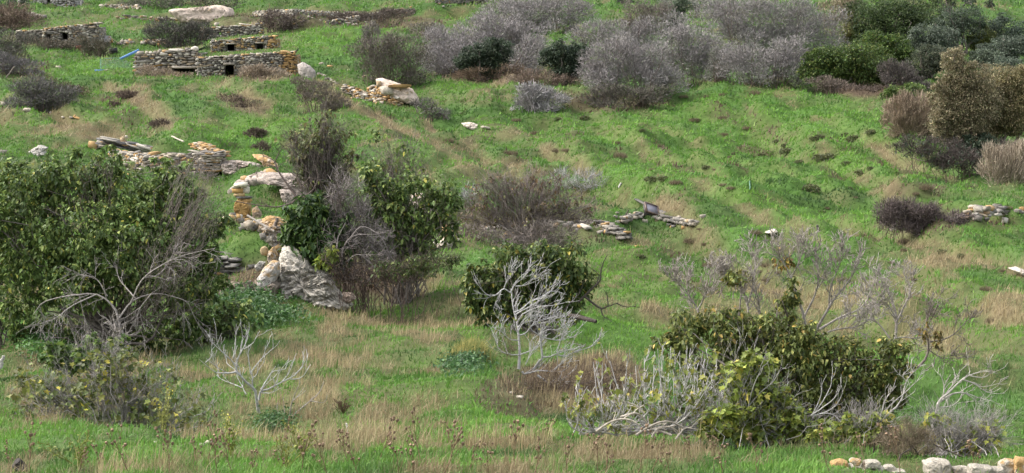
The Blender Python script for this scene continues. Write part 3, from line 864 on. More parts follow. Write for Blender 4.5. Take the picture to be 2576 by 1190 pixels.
# ------------------------------------------------------------------ rocks, walls and huts
def rock(name, label, outline, y0, thick, lean=.25, col=(.40, .35, .29), lich=.25, mat=None, rough=.10, facet=.15, fs=None, cat='rock', group=None, nt=110, nf=44, strata=0, sdir=(.35, .2, .9), sq=.55, lt=.5, parent=None, cvar=.12, bury=.14):
    """a boulder with the traced outline, real thickness and a broken surface"""
    o = np.array(outline, float); yb_, yt_ = o[:, 1].max(), o[:, 1].min(); k_ = o[:, 1] > yb_ - .3 * (yb_ - yt_); o[k_, 1] += bury * (yb_ - yt_)
    w = P(o[:, 0], o[:, 1], y0)
    c = w.mean(0)
    q = w[:, [0, 2]] - c[[0, 2]]
    th = np.linspace(0, 2 * math.pi, nt, endpoint=False)
    R = np.zeros(nt)
    for i, t in enumerate(th):
        dx, dz = math.cos(t), math.sin(t); best = 1e-3
        for a, b in zip(q, np.roll(q, -1, 0)):
            e = b - a; den = dx * e[1] - dz * e[0]
            if abs(den) < 1e-9: continue
            r = (a[0] * e[1] - a[1] * e[0]) / den; u = (a[0] * dz - a[1] * dx) / den
            if r > 0 and -1e-6 <= u <= 1 + 1e-6: best = max(best, r)
        R[i] = best
    ph = np.linspace(0, math.pi, nf + 2)[1:-1]
    sp = np.sin(ph) ** sq; cp = np.sign(np.cos(ph)) * np.abs(np.cos(ph)) ** .8
    X = c[0] + R[None] * sp[:, None] * np.cos(th)[None]; Z = c[2] + R[None] * sp[:, None] * np.sin(th)[None]
    Yd = y0 - thick * cp[:, None] * np.ones(nt)[None] + lean * (Z - c[2])
    V = np.stack([X, Yd, Z], -1).reshape(-1, 3)
    V = np.concatenate([V, [[c[0], y0 - thick, c[2]], [c[0], y0 + thick, c[2]]]])
    D = nrm(V - c); size = R.mean()
    fs = fs or 2.2 / size
    disp = size * (rough * fbm3(V * 1.6 / size + 7 * y0, 4, 4) + facet * cell3(V * fs + y0, 9) + facet * .5 * cell3(V * fs * 2.6, 19) + facet * .3 * cell3(V * fs * 6, 39))
    if strata:
        sd = np.array(sdir) / np.linalg.norm(sdir); h = V @ sd + .08 * size * vn3(V * 2 / size, 5)
        k = h * strata + .35 * vn3(V * strata * .5, 77); disp = disp + size * .075 * (((k % 1) ** 1.6) - .5) + size * .045 * ((k * 2.7) % 1 - .5) + size * .07 * cell3(V * np.array([1.0, 1.0, 3.2]) * strata * .35, 29)
    # keep the silhouette: displacement mostly along the thickness
    rim = np.concatenate([np.repeat(np.sin(ph) ** 3, nt), [0, 0]])
    V = V + D * disp[:, None] * np.array([.5, 1.3, .5])
    i = np.arange(nf - 1)[:, None] * nt; j = np.arange(nt)[None]; j2 = (j + 1) % nt
    F = np.stack([i + j, i + nt + j, i + nt + j2, i + j2], -1).reshape(-1, 4)
    n0 = nf * nt; jj = np.arange(nt)
    cc = np.asarray(col)[None] * np.exp(cvar * fbm3(V * 5 / size, 14, 3) + cvar * .8 * rng.normal(size=(len(V),)))[:, None]
    hi = np.clip((V[:, 2] - c[2]) / (np.abs(w[:, 2] - c[2]).max()), -1, 1)
    la = np.clip(lich + lt * lich * hi + .25 * fbm3(V * 2.2 / size, 44, 2), 0, .8)
    mb = MB(); mb.add(V, F, np.concatenate([np.clip(cc, 0, .8), la[:, None]], 1))
    mb.L.append(np.stack([jj, (jj + 1) % nt, np.full(nt, n0)], -1).ravel()); mb.T.append(np.full(nt, 3, np.int64))
    mb.L.append(np.stack([(nf - 1) * nt + (jj + 1) % nt, (nf - 1) * nt + jj, np.full(nt, n0 + 1)], -1).ravel()); mb.T.append(np.full(nt, 3, np.int64))
    base = np.array([c[0], y0, w[:, 2].min()])
    if parent is not None: return mb.build(name, mat or M_ROCK, parent)
    ob = mb.build(name, mat or M_ROCK, loc=base)
    return tag(ob, label, cat, group)


def stone(label, px, py, rx, ry, cols=PALE, lich=.2, name='stone', group=None, cat='stone', y=None, rz=None, ryt=0.0, dep=1.0):
    """one loose stone resting on the ground at a pixel"""
    if y is None: y = gy(px, py + ry * .6)
    c = P(px, py, y); s = S(y)
    m = MB(); stones(m, c[None], np.array([[rx * s, dep * .6 * (rx + ry) * s, ry * s]]), np.array([U(-.4, .4) if rz is None else rz]), np.array([U(-.15, .15)]), np.array([ryt]), cols, None, lich, .15, .10)
    return tag(m.build(name, M_STONE, loc=c - [0, 0, ry * s]), label, cat, group)


def course_wall(mb, Wd, h0, h1, bt, thick, holes=(), sw=.34, sh=.17, cols=GREY, lich=.08, M=None, org=None, lichfn=None, capcols=None, capl=.3, caph=.16, jag=.06, depth=.16):
    """rubble masonry on a front of width Wd whose top runs from h0 to h1 (local x, z; front faces -y)"""
    C, Hh, Ry = [], [], []
    z = -.15
    hm = max(h0, h1)
    while z < hm:
        ch = sh * U(.75, 1.2); x = -U(0, .3)
        while x < Wd:
            wd = sw * np.exp(.5 * rng.normal()); cx = x + wd / 2; top = h0 + (h1 - h0) * np.clip(cx / Wd, 0, 1) + jag * rng.normal()
            cz = z + ch / 2 + .3 * sh * float(vn2(np.array(cx * 1.1), np.array(z * .7 + 3), 7))
            if cz < top and not any(a - .04 < cx < b + .04 and c - .03 < cz < d + .03 for a, b, c, d in holes):
                lo, hi = cx - wd / 2, cx + wd / 2
                for a, b, c, d in holes:
                    if c - .02 < cz < d + .02:
                        if cx < a: hi = min(hi, a)
                        else: lo = max(lo, b)
                hi = min(hi, Wd + .03)
                if hi - lo > .05:
                    C.append([(lo + hi) / 2, -depth * U(-.1, .45), cz + .03 * rng.normal()]); Hh.append([(hi - lo) / 2 * U(.85, 1.08), depth, ch / 2 * np.exp(.28 * rng.normal())]); Ry.append(.12 * rng.normal())
            x += wd
        z += ch * .93
    # cap stones
    x = 0; nb = len(C)
    while x < Wd:
        wd = sw * 1.35 * np.exp(.35 * rng.normal()); cx = x + wd / 2
        C.append([min(cx, Wd), thick * .3, h0 + (h1 - h0) * min(cx / Wd, 1) + caph * .3 * U(.4, 1.2)]); Hh.append([wd / 2, thick * .55, caph / 2 * U(.7, 1.3)]); Ry.append(.06 * rng.normal()); x += wd
    C, Hh, Ry = np.array(C), np.array(Hh), np.array(Ry)
    lm = np.full(len(C), lich); lm[nb:] = capl
    if lichfn is not None: lm = np.maximum(lm, lichfn(C))
    M = np.eye(3) if M is None else M; org = np.zeros(3) if org is None else org
    ang = math.atan2(M[1, 0], M[0, 0])
    for a, b, pal in ((0, nb, cols), (nb, len(C), capcols or cols)):
        stones(mb, C[a:b] @ M.T + org, Hh[a:b], np.full(b - a, ang), None, -Ry[a:b], pal, None, .1, .17, .2, lm[a:b])


def hut(name, label, x0, x1, yt0, yt1, yb, rot=0.0, deep=4.5, holes=(), lintels=(), cols=GREY, lich=.06, rightl=.0, roofdry=.3, y=None, cat='stone hut', sw=.34, sh=.16, capcols=PALE, capl=.35, turf_roof=True, rise=.25, wall_only=False, caph=.16):
    y = y or float(march((x0 + x1) / 2, yb, hsm)[0]); s = S(y)
    a = P(x0, yb, y); zg = min(gz(P(x0, yb, y)[0], y), gz(P(x1, yb, y)[0], y))
    Wd = (x1 - x0) * s; h0 = (yb - yt0) * s; h1 = (yb - yt1) * s
    org = a.copy()
    M = rotm(np.array([rot]))[0]
    root = thing(name, label, cat, org)
    HL = [((p - x0) * s, (q - x0) * s, (yb - d) * s, (yb - c) * s) for p, q, c, d in holes]
    th = .5
    m = MB()
    lf = (lambda C: np.clip((C[:, 0] - Wd + rightl) / .3, 0, 1) * .95) if rightl else None
    course_wall(m, Wd, h0, h1, 0, th, HL, sw, sh, cols, lich, M, org, lf, capcols, capl, caph)
    # solid core behind the facing, open at the doorway and window holes
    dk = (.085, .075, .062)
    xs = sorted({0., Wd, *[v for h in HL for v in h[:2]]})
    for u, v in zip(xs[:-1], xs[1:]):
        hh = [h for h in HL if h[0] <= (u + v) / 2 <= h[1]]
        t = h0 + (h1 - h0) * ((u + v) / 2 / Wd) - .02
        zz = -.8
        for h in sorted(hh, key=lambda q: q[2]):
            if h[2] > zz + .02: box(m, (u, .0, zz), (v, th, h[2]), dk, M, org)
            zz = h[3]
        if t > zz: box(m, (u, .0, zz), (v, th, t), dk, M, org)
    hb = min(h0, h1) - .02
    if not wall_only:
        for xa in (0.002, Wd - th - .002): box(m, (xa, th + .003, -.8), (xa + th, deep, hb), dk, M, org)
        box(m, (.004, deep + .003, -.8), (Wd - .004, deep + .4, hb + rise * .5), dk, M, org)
        # stones of the side walls
        for xa, an in ((Wd, math.pi / 2), (0, -math.pi / 2)):
            C, Hh = [], []
            z = -.1
            while z < hb + .1:
                yv = .2
                while yv < deep:
                    w_ = sw * np.exp(.35 * rng.normal()); C.append([xa + (.02 if xa else -.02), yv + w_ / 2, z + sh / 2]); Hh.append([.13, w_ / 2, sh / 2]); yv += w_
                z += sh * .95
            C, Hh = np.array(C), np.array(Hh)
            stones(m, C @ M.T + org, Hh, np.full(len(C), rot), None, None, cols, None, .7 if (rightl and xa) else lich)
    m.build('wall', M_STONE, root)
    for (p, q, c, d) in lintels:
        m = MB(); stones(m, (np.array([[((p + q) / 2 - x0) * s, -.14, (yb - (c + d) / 2) * s]]) @ M.T + org), np.array([[(q - p) / 2 * s, .2, (d - c) / 2 * s]]), np.array([rot]), None, None, [PALE[2]], None, .0, .06, .1)
        m.build('lintel', M_STONE, root)
    if turf_roof and not wall_only:
        m = MB(); n1, n2 = 30, 16
        ux, uy = np.meshgrid(np.linspace(0, 1, n1), np.linspace(0, 1, n2), indexing='ij')
        xx = ux * Wd; yv = .15 + uy * (deep + .2)
        zz = h0 + (h1 - h0) * ux + rise * uy + .05 * vn2(xx * 1.3, yv * 1.3, 6) + .02
        V = np.stack([xx, yv, zz], -1).reshape(-1, 3)
        Vw = V @ M.T + org; Vb = (V - [0, 0, .14]) @ M.T + org
        i = np.arange(n1 - 1)[:, None] * n2 + np.arange(n2 - 1)[None]
        m.add(np.concatenate([Vw, Vb]), np.concatenate([np.stack([i, i + n2, i + n2 + 1, i + 1], -1).reshape(-1, 4), np.stack([i, i + 1, i + n2 + 1, i + n2], -1).reshape(-1, 4) + n1 * n2]), np.concatenate([np.tile(G3 * .6, (n1 * n2, 1)), np.tile([.05, .05, .04], (n1 * n2, 1))]))
        rf = m.build('roof', M_SOIL, root)
        n = int(Wd * deep * 60); u = U(0, Wd, n); v = U(.2, deep, n)
        z = h0 + (h1 - h0) * u / Wd + rise * (v - .15) / (deep + .2) + .03
        m = MB(); turf(m, np.stack([u, v, z], -1) @ M.T + org, 1, .12, .05, roofdry)
        t = m.build('turf', M_GRASS, rf)
    return root, M, org, s


def drywall(name, label, line, hpx, thick=.5, sw=.32, sh=.16, cols=GREY, lich=.15, cat='stone wall', ruin=.3, wts=None, y=None, dens=1.0, fallen=.2, group=None):
    """dry stone wall along a pixel line; ragged top and some fallen stones"""
    sh = sh * .72; sw = sw * .92
    a = np.array(line, float)
    ys = march(a[:, 0], a[:, 1], height) if y is None else np.broadcast_to(np.asarray(y, float), (len(a),))
    w = P(a[:, 0], a[:, 1], ys); w[:, 2] = height(w[:, 0], w[:, 1]) if y is None else w[:, 2]
    seg = np.linalg.norm(np.diff(w[:, :2], axis=0), axis=1); L = seg.sum(); cum = np.concatenate([[0], np.cumsum(seg)])
    C, Hh, Rz = [], [], []
    hp = np.broadcast_to(np.asarray(hpx, float), (len(a),)) * S(ys)
    for side in ((-1, 1) if thick > .3 else (0,)):
        z = 0; hmax = hp.max() * 1.1
        while z < hmax:
            ch = sh * U(.7, 1.4); d = -U(0, .3)
            while d < L:
                wd = sw * np.exp(.45 * rng.normal()); dc = min(max(d + wd / 2, 0), L)
                hh = np.interp(dc, cum, hp) * (1 + ruin * vn2(np.array(dc / .9), np.array(3.3), 5) + ruin * .5 * rng.normal())
                if z < hh and U(0, 1) < dens:
                    x, y_, zz = [np.interp(dc, cum, w[:, k]) for k in range(3)]
                    k = min(np.searchsorted(cum, dc, 'right') - 1, len(w) - 2); e = (w[k + 1] - w[k])[:2] / max(seg[k], 1e-6)
                    o = side * thick * .28 + .03 * rng.normal()
                    C.append([x - e[1] * o, y_ + e[0] * o, zz + z + ch / 2 - .04]); Hh.append([wd / 2 * 1.03, thick * .3, ch / 2 * U(.85, 1.15)]); Rz.append(math.atan2(e[1], e[0]) + .12 * rng.normal())
                d += wd
            z += ch * .92
    for _ in range(int(len(C) * fallen)):
        dc = U(0, L); x, y_ = [np.interp(dc, cum, w[:, k]) for k in range(2)]; x += rng.normal() * thick * .9; y_ -= abs(rng.normal()) * thick * 1.3
        r = sw * U(.25, .5); C.append([x, y_, gz(x, y_) + r * .35]); Hh.append([r, r * U(.6, 1), r * U(.4, .7)]); Rz.append(U(0, 3))
    C, Hh, Rz = np.array(C), np.array(Hh), np.array(Rz)
    m = MB(); stones(m, C, Hh, Rz, .12 * rng.normal(size=len(C)), .10 * rng.normal(size=len(C)), cols, wts, lich)
    return tag(m.build(name, M_STONE, loc=w[0]), label, cat, group)


def heap(name, label, cx, cy, rx, ry, n, r=(.08, .22), flat=.5, cols=PALE, lich=.2, cat='rubble', hgt=.5, y=None, tilt=.3, group=None):
    """pile of fallen stones: pixel ellipse for its extent"""
    y = y or gy(cx, cy + ry); s = S(y); c = P(cx, cy + ry, y)
    x = rng.normal(size=n) * .5; q = rng.normal(size=n) * .5
    k = np.exp(-(x ** 2 + q ** 2) * 1.2)
    X = c[0] + x * rx * s; Yy = y + q * rx * s * .5; rr = U(*r, n)
    Z = height(X, Yy) + k * hgt * U(0, 1, n) * 2 * ry * s + rr * flat * .4
    m = MB(); stones(m, np.stack([X, Yy, Z], -1), np.stack([rr, rr * U(.6, 1, n), rr * flat * U(.7, 1.3, n)], -1), U(0, 3.1, n), tilt * rng.normal(size=n), tilt * rng.normal(size=n), cols, None, lich)
    return tag(m.build(name, M_STONE, loc=[c[0], y, gz(c[0], y)]), label, cat, group)
# ------------------------------------------------------------------ the upper hamlet
DKG = [(.21, .19, .165), (.30, .275, .235), (.14, .13, .11), (.38, .35, .29), (.25, .22, .18), (.48, .44, .36), (.32, .255, .175)]
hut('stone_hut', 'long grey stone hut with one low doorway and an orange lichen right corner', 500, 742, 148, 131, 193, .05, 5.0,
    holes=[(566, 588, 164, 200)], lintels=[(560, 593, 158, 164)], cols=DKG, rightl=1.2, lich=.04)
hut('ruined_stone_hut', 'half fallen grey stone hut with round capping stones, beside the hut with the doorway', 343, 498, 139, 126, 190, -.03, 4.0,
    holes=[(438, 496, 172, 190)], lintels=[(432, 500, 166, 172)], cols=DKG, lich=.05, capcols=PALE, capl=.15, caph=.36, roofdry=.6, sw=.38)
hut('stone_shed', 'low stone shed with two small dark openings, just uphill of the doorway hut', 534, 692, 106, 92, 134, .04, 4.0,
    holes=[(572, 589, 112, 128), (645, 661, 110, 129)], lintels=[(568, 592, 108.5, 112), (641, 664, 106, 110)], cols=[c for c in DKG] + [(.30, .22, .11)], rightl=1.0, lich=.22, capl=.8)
hut('roofless_stone_wall', 'uppermost of the three stacked stone walls, dark with a yellow lichen cap', 502, 662, 74, 60, 98, .05, 1.0,
    holes=[(550, 556, 82, 88)], cols=DKG, lich=.08, capl=.75, wall_only=True, cat='stone wall', turf_roof=False)
hut('stone_barn', 'grey stone ruin at the upper left with two dark openings under a yellow lichen cap', 112, 247, 74, 60, 117, .06, 4.0,
    holes=[(119, 127, 88, 110), (157, 170, 83, 99)], cols=DKG, lich=.04, capl=.75, roofdry=.5)
hut('stone_annex', 'lower pale stone wall attached to the left of the grey ruin', 44, 111, 80, 77, 112, .1, 2.5, cols=GREY, lich=.05, capl=.1, roofdry=.3, wall_only=False)
hut('old_house', 'weathered whitish masonry wall of an old house at the top left edge', 48, 186, -30, -32, 17, .03, 5.0, cols=[(.40, .37, .34), (.34, .31, .29), (.46, .42, .38), (.30, .28, .26)], lich=.02, capl=0, cat='house', sw=.5, sh=.3, turf_roof=True,
    holes=[(119, 126, -12, 6)])
heap('rubble_heap', 'diagonal heap of pale stones below the whitish house wall', 76, 30, 34, 14, 60, (.15, .32), .7, PALE, .05)
drywall('dry_stone_wall', 'short row of pale stones in the grass at the top, left of the big pale boulder', [(255, 17), (300, 20), (352, 22)], 7, .4, .4, .2, PALE, .1, ruin=.5)
drywall('dry_stone_wall', 'low tumbled yellowish stone row running to the foot of the big pale boulder', [(296, 46), (340, 47), (400, 50), (448, 50)], 8, .5, .42, .2, PALE, .45, ruin=.7)
drywall('dry_stone_wall', 'dark bramble covered terrace wall along the top right of the big pale boulder', [(640, 40), (740, 42), (860, 44), (905, 40)], 11, .4, .35, .18, DKG, .08, ruin=.6, dens=.7)
drywall('dry_stone_wall', 'terrace wall of mixed pale stones climbing from the brambles towards the top edge', [(740, 68), (880, 60), (960, 45), (1040, 30)], 12, .4, .38, .2, GREY + PALE[:2], .12, ruin=.7, dens=.75)
drywall('dry_stone_wall', 'grey stone wall cut by the top edge above the grey thickets', [(1100, 11), (1160, 8), (1215, 2)], 13, .5, .4, .2, GREY, .12, ruin=.3)
yb = gy(505, 50)
rock('boulder', 'huge pale pink flat topped boulder on the upper slope', [(424, 26), (440, 22), (470, 21), (510, 18), (535, 14), (560, 15), (583, 22), (588, 33), (584, 47), (560, 50), (500, 49), (460, 47), (436, 38)], yb, 2.2, .1, (.53, .43, .355), .14, rough=.05, facet=.10, cat='boulder', sq=.3, lt=2.5, bury=.3)
ybr = gy(775, 198)
rock('boulder', 'smooth grey boulder leaning at the right end of the doorway hut', [(748, 163), (760, 156), (778, 165), (792, 178), (797, 190), (792, 199), (770, 196), (752, 186)], ybr, .8, .3, (.40, .35, .31), .12, rough=.05, facet=.05, cat='boulder', sq=.45)
for (px, py, rx, ry, lb) in [(148, 169, 8, 3.6, 'white stone alone on the lawn left of the blue pipes'), (68, 277, 9, 5, 'orange stone at the terrace edge on the left'), (55, 268, 5, 3, 'small white stone just above the orange stone'),
                             (10, 260, 8, 5, 'pinkish stone at the left edge above the terrace line'), (808, 160, 6, 3, 'small yellowish stone in the grass behind the smooth grey boulder'), (830, 167, 7, 3, 'long flat stone on the lawn right of the smooth grey boulder'),
                             (880, 178, 8, 3, 'pale flat stone between the smooth grey boulder and the brown bush'), (545, 62, 5, 6, 'upright white stone beside the uppermost stone wall'),
                             (915, 193, 5, 3, 'small white stone in the grass above the lichened outcrop'), (430, 8, 6, 3, 'small pale stone near the top edge above the boulder')]:
    stone(lb, px, py, rx, ry, PALE[:2], .6 if 'orange' in lb else .1)
heap('rubble_heap', 'fallen pale stones scattered behind the half fallen hut', 400, 104, 36, 9, 46, (.12, .3), .6, PALE, .3)
heap('rubble_heap', 'heap of dark rubble and white stones right of the grey ruin', 312, 104, 22, 8, 46, (.1, .26), .6, PALE[:2] + DKG, .1)
drywall('dry_stone_wall', 'little row of white stones along the left terrace edge', [(45, 262), (90, 278), (150, 293), (205, 297)], 4, .25, .4, .16, PALE, .2, ruin=.8, dens=.35, fallen=0)
drywall('dry_stone_wall', 'broken line of stones stepping down the spur below the smooth grey boulder', [(800, 188), (830, 200), (850, 212)], 5, .3, .4, .18, PALE, .2, ruin=.7, dens=.8)

# ------------------------------------------------------------------ lichened outcrop hut on the spur
yo = gy(1000, 250)
rock('rock_outcrop', 'pale outcrop slab with orange lichen roofing a dark hollow on the spur', [(945, 199), (960, 197), (985, 205), (1010, 213), (1038, 225), (1052, 238), (1056, 250), (1030, 252), (1003, 247), (985, 236), (965, 222), (948, 210)], yo, 1.3, .5, (.58, .47, .38), .30, rough=.06, facet=.09, lt=.2)
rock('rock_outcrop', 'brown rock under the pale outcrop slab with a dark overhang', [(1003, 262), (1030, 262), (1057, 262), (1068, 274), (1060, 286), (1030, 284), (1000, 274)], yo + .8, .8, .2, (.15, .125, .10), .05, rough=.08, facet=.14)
drywall('dry_stone_wall', 'stacked slanting flat stones at the left end of the lichened outcrop', [(866, 232), (885, 236), (905, 246), (930, 252)], 16, .5, .55, .16, PALE[1:] + DKG[:2], .4, ruin=.2, fallen=.1)
drywall('dry_stone_wall', 'lichen covered stone walling built up against the pale outcrop slab', [(934, 246), (960, 252), (1000, 264)], [26, 28, 22], .6, .5, .2, PALE[1:], .65, ruin=.15, fallen=.1)
stone('big round stone set in the lichened walling', 972, 226, 14, 10, PALE[:2], .2, y=yo - 1.2)
stone('upright yellow stone on top of the lichened walling', 953, 211, 5, 8, PALE[1:2], .9, y=yo - .8)
stone('long yellow slab lying across the top of the lichened walling', 1003, 217, 28, 4, PALE[1:2], .8, y=yo - 1.0, rz=.05)
stone('small white stone under the dark overhang of the outcrop', 1004, 262, 6, 3, PALE[:1], 0)
rock('rock_outcrop', 'low white rock breaking through the lawn below the fallen grey log', [(1160, 310), (1185, 308), (1205, 315), (1210, 322), (1190, 325), (1168, 318)], gy(1185, 322), .5, .8, (.60, .52, .43), .12, sq=.7)
stone('narrow white stone in the lawn right of the low white rock', 1222, 321, 11, 3, PALE[:1], .1, ryt=.25)
rock('rock_outcrop', 'flat grey rock flush with the grass at the left edge below the terrace', [(70, 384), (95, 366), (118, 372), (112, 380), (122, 386), (100, 392), (80, 391)], gy(95, 390), .5, .9, (.44, .41, .36), .05, sq=.7)
stone('grey stone at the left edge beside the flat grey rock', 4, 382, 12, 5, PALE[2:3], .0)

# ------------------------------------------------------------------ mid left ruin
yr = gy(470, 438)
stone('pink pointed stone standing alone left of the slate pile', 233, 366, 10, 11, PALE[:1], .3)
stone('flat yellow stone between the pointed stone and the slate pile', 258, 367, 14, 3, PALE[1:2], .5)
m = MB(); n = 70; t = U(0, 1, n); ypile = gy(320, 388) ; s = S(ypile)
pc = P(268 + t * 105, 355 + t * 22 + U(-8, 8, n), ypile + U(-.5, .5, n))
stones(m, pc, np.stack([U(14, 34, n) * s, U(.25, .5, n), U(1.6, 3.2, n) * s], -1), U(-.3, .3, n), None, .16 + .1 * rng.normal(size=n), [(.16, .155, .15), (.11, .105, .10), (.24, .22, .20), (.33, .30, .25)], None, .12, .1, .1)
tag(m.build('slate_pile', M_STONE, loc=P(320, 385, ypile)), 'pile of long dark slates on the left end of the ruined terrace wall', 'slate pile')
stone('upright yellow stone on top of the slate pile', 309, 352, 5, 8, PALE[1:2], .8, y=ypile - .2, ryt=-.3)
stone('small white stone topping the slate pile', 318, 344, 3.5, 4, PALE[:1], 0, y=ypile - .2)
stone('round white stone at the right end of the slate pile', 361, 372, 9, 5, PALE[:1], 0, y=ypile - .5)
drywall('dry_stone_wall', 'long ruined wall of pale stones along the turf mound, half hidden by the big leafy shrub', [(290, 400), (380, 420), (470, 432), (555, 432)], [20, 32, 44, 46], .7, .36, .16, PALE[1:] + GREY[:2], .22, ruin=.12, fallen=.15)
drywall('dry_stone_wall', 'stack of flat pale stones forming the squared right end of the ruined wall', [(510, 428), (552, 428)], [46, 48], .7, .45, .12, PALE + GREY[:2], .25, ruin=.05, fallen=.0, y=yr - .6)
drywall('dry_stone_wall', 'orange lichened coping stones curving along the right end of the turf mound', [(490, 370), (520, 378), (545, 388), (565, 393)], 14, .5, .42, .14, PALE[1:2], .85, ruin=.2, fallen=.0, y=np.array([yr + 4, yr + 2, yr + 1, yr]))
RP = (.39, .325, .275)
rock('rock_outcrop', 'pinkish layered rock right of the squared wall end', [(556, 410), (575, 404), (610, 408), (650, 414), (662, 428), (650, 442), (610, 446), (580, 438), (556, 430)], yr - .5, .8, .5, RP, .22, M_SCHIST, strata=4, rough=.06)
rock('rock_outcrop', 'pale slab with an orange lichen edge sloping down behind the bare dark branches', [(626, 390), (660, 391), (680, 400), (705, 420), (718, 436), (700, 440), (670, 424), (655, 405)], yr + .6, .5, .9, (.58, .47, .37), .45, rough=.05, sq=.6)
rock('rock_outcrop', 'broad pink rock shelf behind the bare dark branches', [(642, 452), (665, 436), (720, 438), (770, 446), (806, 462), (808, 486), (790, 496), (750, 480), (700, 462), (660, 462)], gy(740, 484), .8, .6, RP, .10, M_SCHIST, strata=4, rough=.06)
rock('rock_outcrop', 'small pink rock at the foot of the bare dark branches', [(704, 478), (730, 480), (746, 492), (744, 510), (720, 508), (708, 496)], gy(725, 508), .5, .4, RP, .05, M_SCHIST, strata=4, rough=.06)
rock('rock_outcrop', 'lichened rock half hidden behind the tall thin tree', [(745, 416), (770, 408), (785, 418), (780, 436), (760, 432), (748, 424)], yr + 2, .5, .5, (.55, .44, .35), .4, rough=.06)
# stacked pillar and lichen rocks
yp = gy(612, 545)
def pillar_stone(lb, px, py, rx, ry, col, li, dy=0, t=0): stone(lb, px, py, rx, ry, [col], li, y=yp + dy, ryt=t, rz=.1)
pillar_stone('top pale stone of the small stone stack above the lichen block', 607, 464, 17, 5, (.50, .46, .36), .2)
pillar_stone('tiny stone under the top of the small stone stack', 592, 471, 8, 4, (.40, .38, .30), .1)
pillar_stone('orange flat stone in the small stone stack', 600, 480, 15, 5.5, (.45, .33, .16), .8)
pillar_stone('rounded pale stone at the right side of the small stone stack', 618, 478, 10, 9, (.50, .45, .36), .15, .15)
pillar_stone('yellow stone in the middle of the small stone stack', 603, 490, 14, 4.5, (.48, .38, .22), .6)
pillar_stone('dark slate in the small stone stack', 614, 496, 20, 2.6, (.14, .13, .12), 0)
pillar_stone('pale wedge stone lying directly on the lichen block', 617, 503, 17, 4, (.48, .38, .24), .5)
rock('lichen_block', 'blocky rock covered in bright orange lichen under the small stone stack', [(592, 508), (600, 502), (626, 506), (630, 520), (628, 538), (612, 542), (596, 534), (590, 520)], yp, .45, .05, (.45, .33, .18), .62, rough=.06, facet=.16, sq=.2, lt=0)
rock('leaning_slab', 'brown leaning slab right of the orange lichen block', [(633, 524), (645, 520), (656, 534), (660, 556), (648, 560), (636, 545)], yp - .4, .3, .4, (.33, .25, .18), .3, rough=.05)
yq = gy(800, 750) + .9; yq1 = gy(690, 606); yq2 = gy(700, 636); yq3 = gy(676, 672); yq4 = gy(672, 724); yqw = gy(575, 694)
rock('rock_outcrop', 'rounded rock with an orange lichen cap below the leaning slab', [(655, 556), (672, 547), (700, 550), (716, 562), (722, 580), (716, 598), (700, 604), (680, 592), (664, 576)], yq1, .8, .25, (.48, .42, .36), .36, M_SCHIST, rough=.06, strata=3, lt=1.2)
rock('rock_outcrop', 'crumbling pale rock with orange patches between the lichen cap rock and the big rock face', [(668, 578), (690, 572), (714, 588), (726, 604), (722, 626), (700, 634), (682, 620), (672, 600)], yq2, .7, .2, (.50, .45, .38), .28, M_SCHIST, rough=.08, strata=3, facet=.14)
stone('round ochre stone balanced on the grassy ledge', 665, 632, 10, 11, [(.42, .32, .18)], .55, y=yq3 + .3)
stone('white stone on the grassy ledge above the ochre stone', 668, 612, 8, 5, PALE[:1], .1, y=yq2 + .5)
stone('small white stone at the edge of the grassy ledge', 664, 600, 9, 4, PALE[:1], .1, y=yq2 + .8)
rock('standing_stone', 'tall lichened stone standing between the ledge and the big rock face', [(676, 632), (686, 622), (698, 640), (694, 662), (682, 668), (674, 652)], yq3, .35, .15, (.45, .40, .34), .45, rough=.06)
rock('standing_stone', 'grey and white slab with an orange top leaning on the big rock face', [(648, 700), (664, 674), (684, 656), (700, 660), (704, 684), (692, 704), (664, 724), (648, 718)], yq4, .45, .25, (.44, .41, .37), .32, rough=.05, facet=.08, lt=.8)
rock('standing_stone', 'small flat grey slab tilted on the grassy ledge', [(640, 670), (652, 658), (668, 660), (662, 674), (648, 680)], yq3 - .4, .15, .4, (.36, .34, .30), .1, rough=.04)
rock('cliff_rock', 'big pale layered rock face sloping down to the right', [(706, 630), (724, 622), (745, 634), (770, 650), (784, 672), (812, 688), (836, 708), (862, 728), (892, 744), (880, 752), (840, 748), (800, 746), (760, 748), (738, 758), (712, 744), (690, 726), (692, 706), (704, 690), (702, 660)],
     yq - .9, .9, .55, (.53, .48, .405), .06, M_SCHIST, rough=.06, facet=.11, fs=3.4, strata=6, sdir=(-.45, .2, .85), nt=220, nf=90, sq=.5, cat='rock', cvar=.2)
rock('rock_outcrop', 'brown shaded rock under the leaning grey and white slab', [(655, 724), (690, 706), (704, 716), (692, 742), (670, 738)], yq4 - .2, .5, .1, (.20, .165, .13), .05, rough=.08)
rock('rock_outcrop', 'pinkish foot of the big rock face at its right tip', [(862, 738), (884, 738), (896, 750), (880, 758), (864, 752)], yq - 1.3, .3, .4, (.46, .36, .29), .1, M_SCHIST, strata=6, rough=.08)
drywall('dry_stone_wall', 'dark drystone walling of thin slates below the grassy ledge', [(536, 690), (570, 692), (608, 694)], [48, 44, 22], .6, .34, .085, [(.10, .095, .085), (.14, .13, .115), (.20, .185, .16), (.07, .065, .06)], .03, ruin=.12, fallen=.1, y=np.array([yqw, yqw, yqw]))
heap('rubble_heap', 'brown earth bank with scattered stones below the dark slate walling', 600, 715, 50, 14, 60, (.05, .14), .6, [(.20, .16, .12), (.26, .22, .17), (.14, .115, .09)], .05, y=None)
stone('flat stone in the herbs below the big rock face', 640, 736, 14, 5, PALE[2:3], .1, y=None)
heap('rubble_heap', 'broken stones and earth between the orange lichen block and the orange cap rock', 645, 560, 26, 14, 34, (.07, .2), .6, PALE[1:] + GREY, .3)
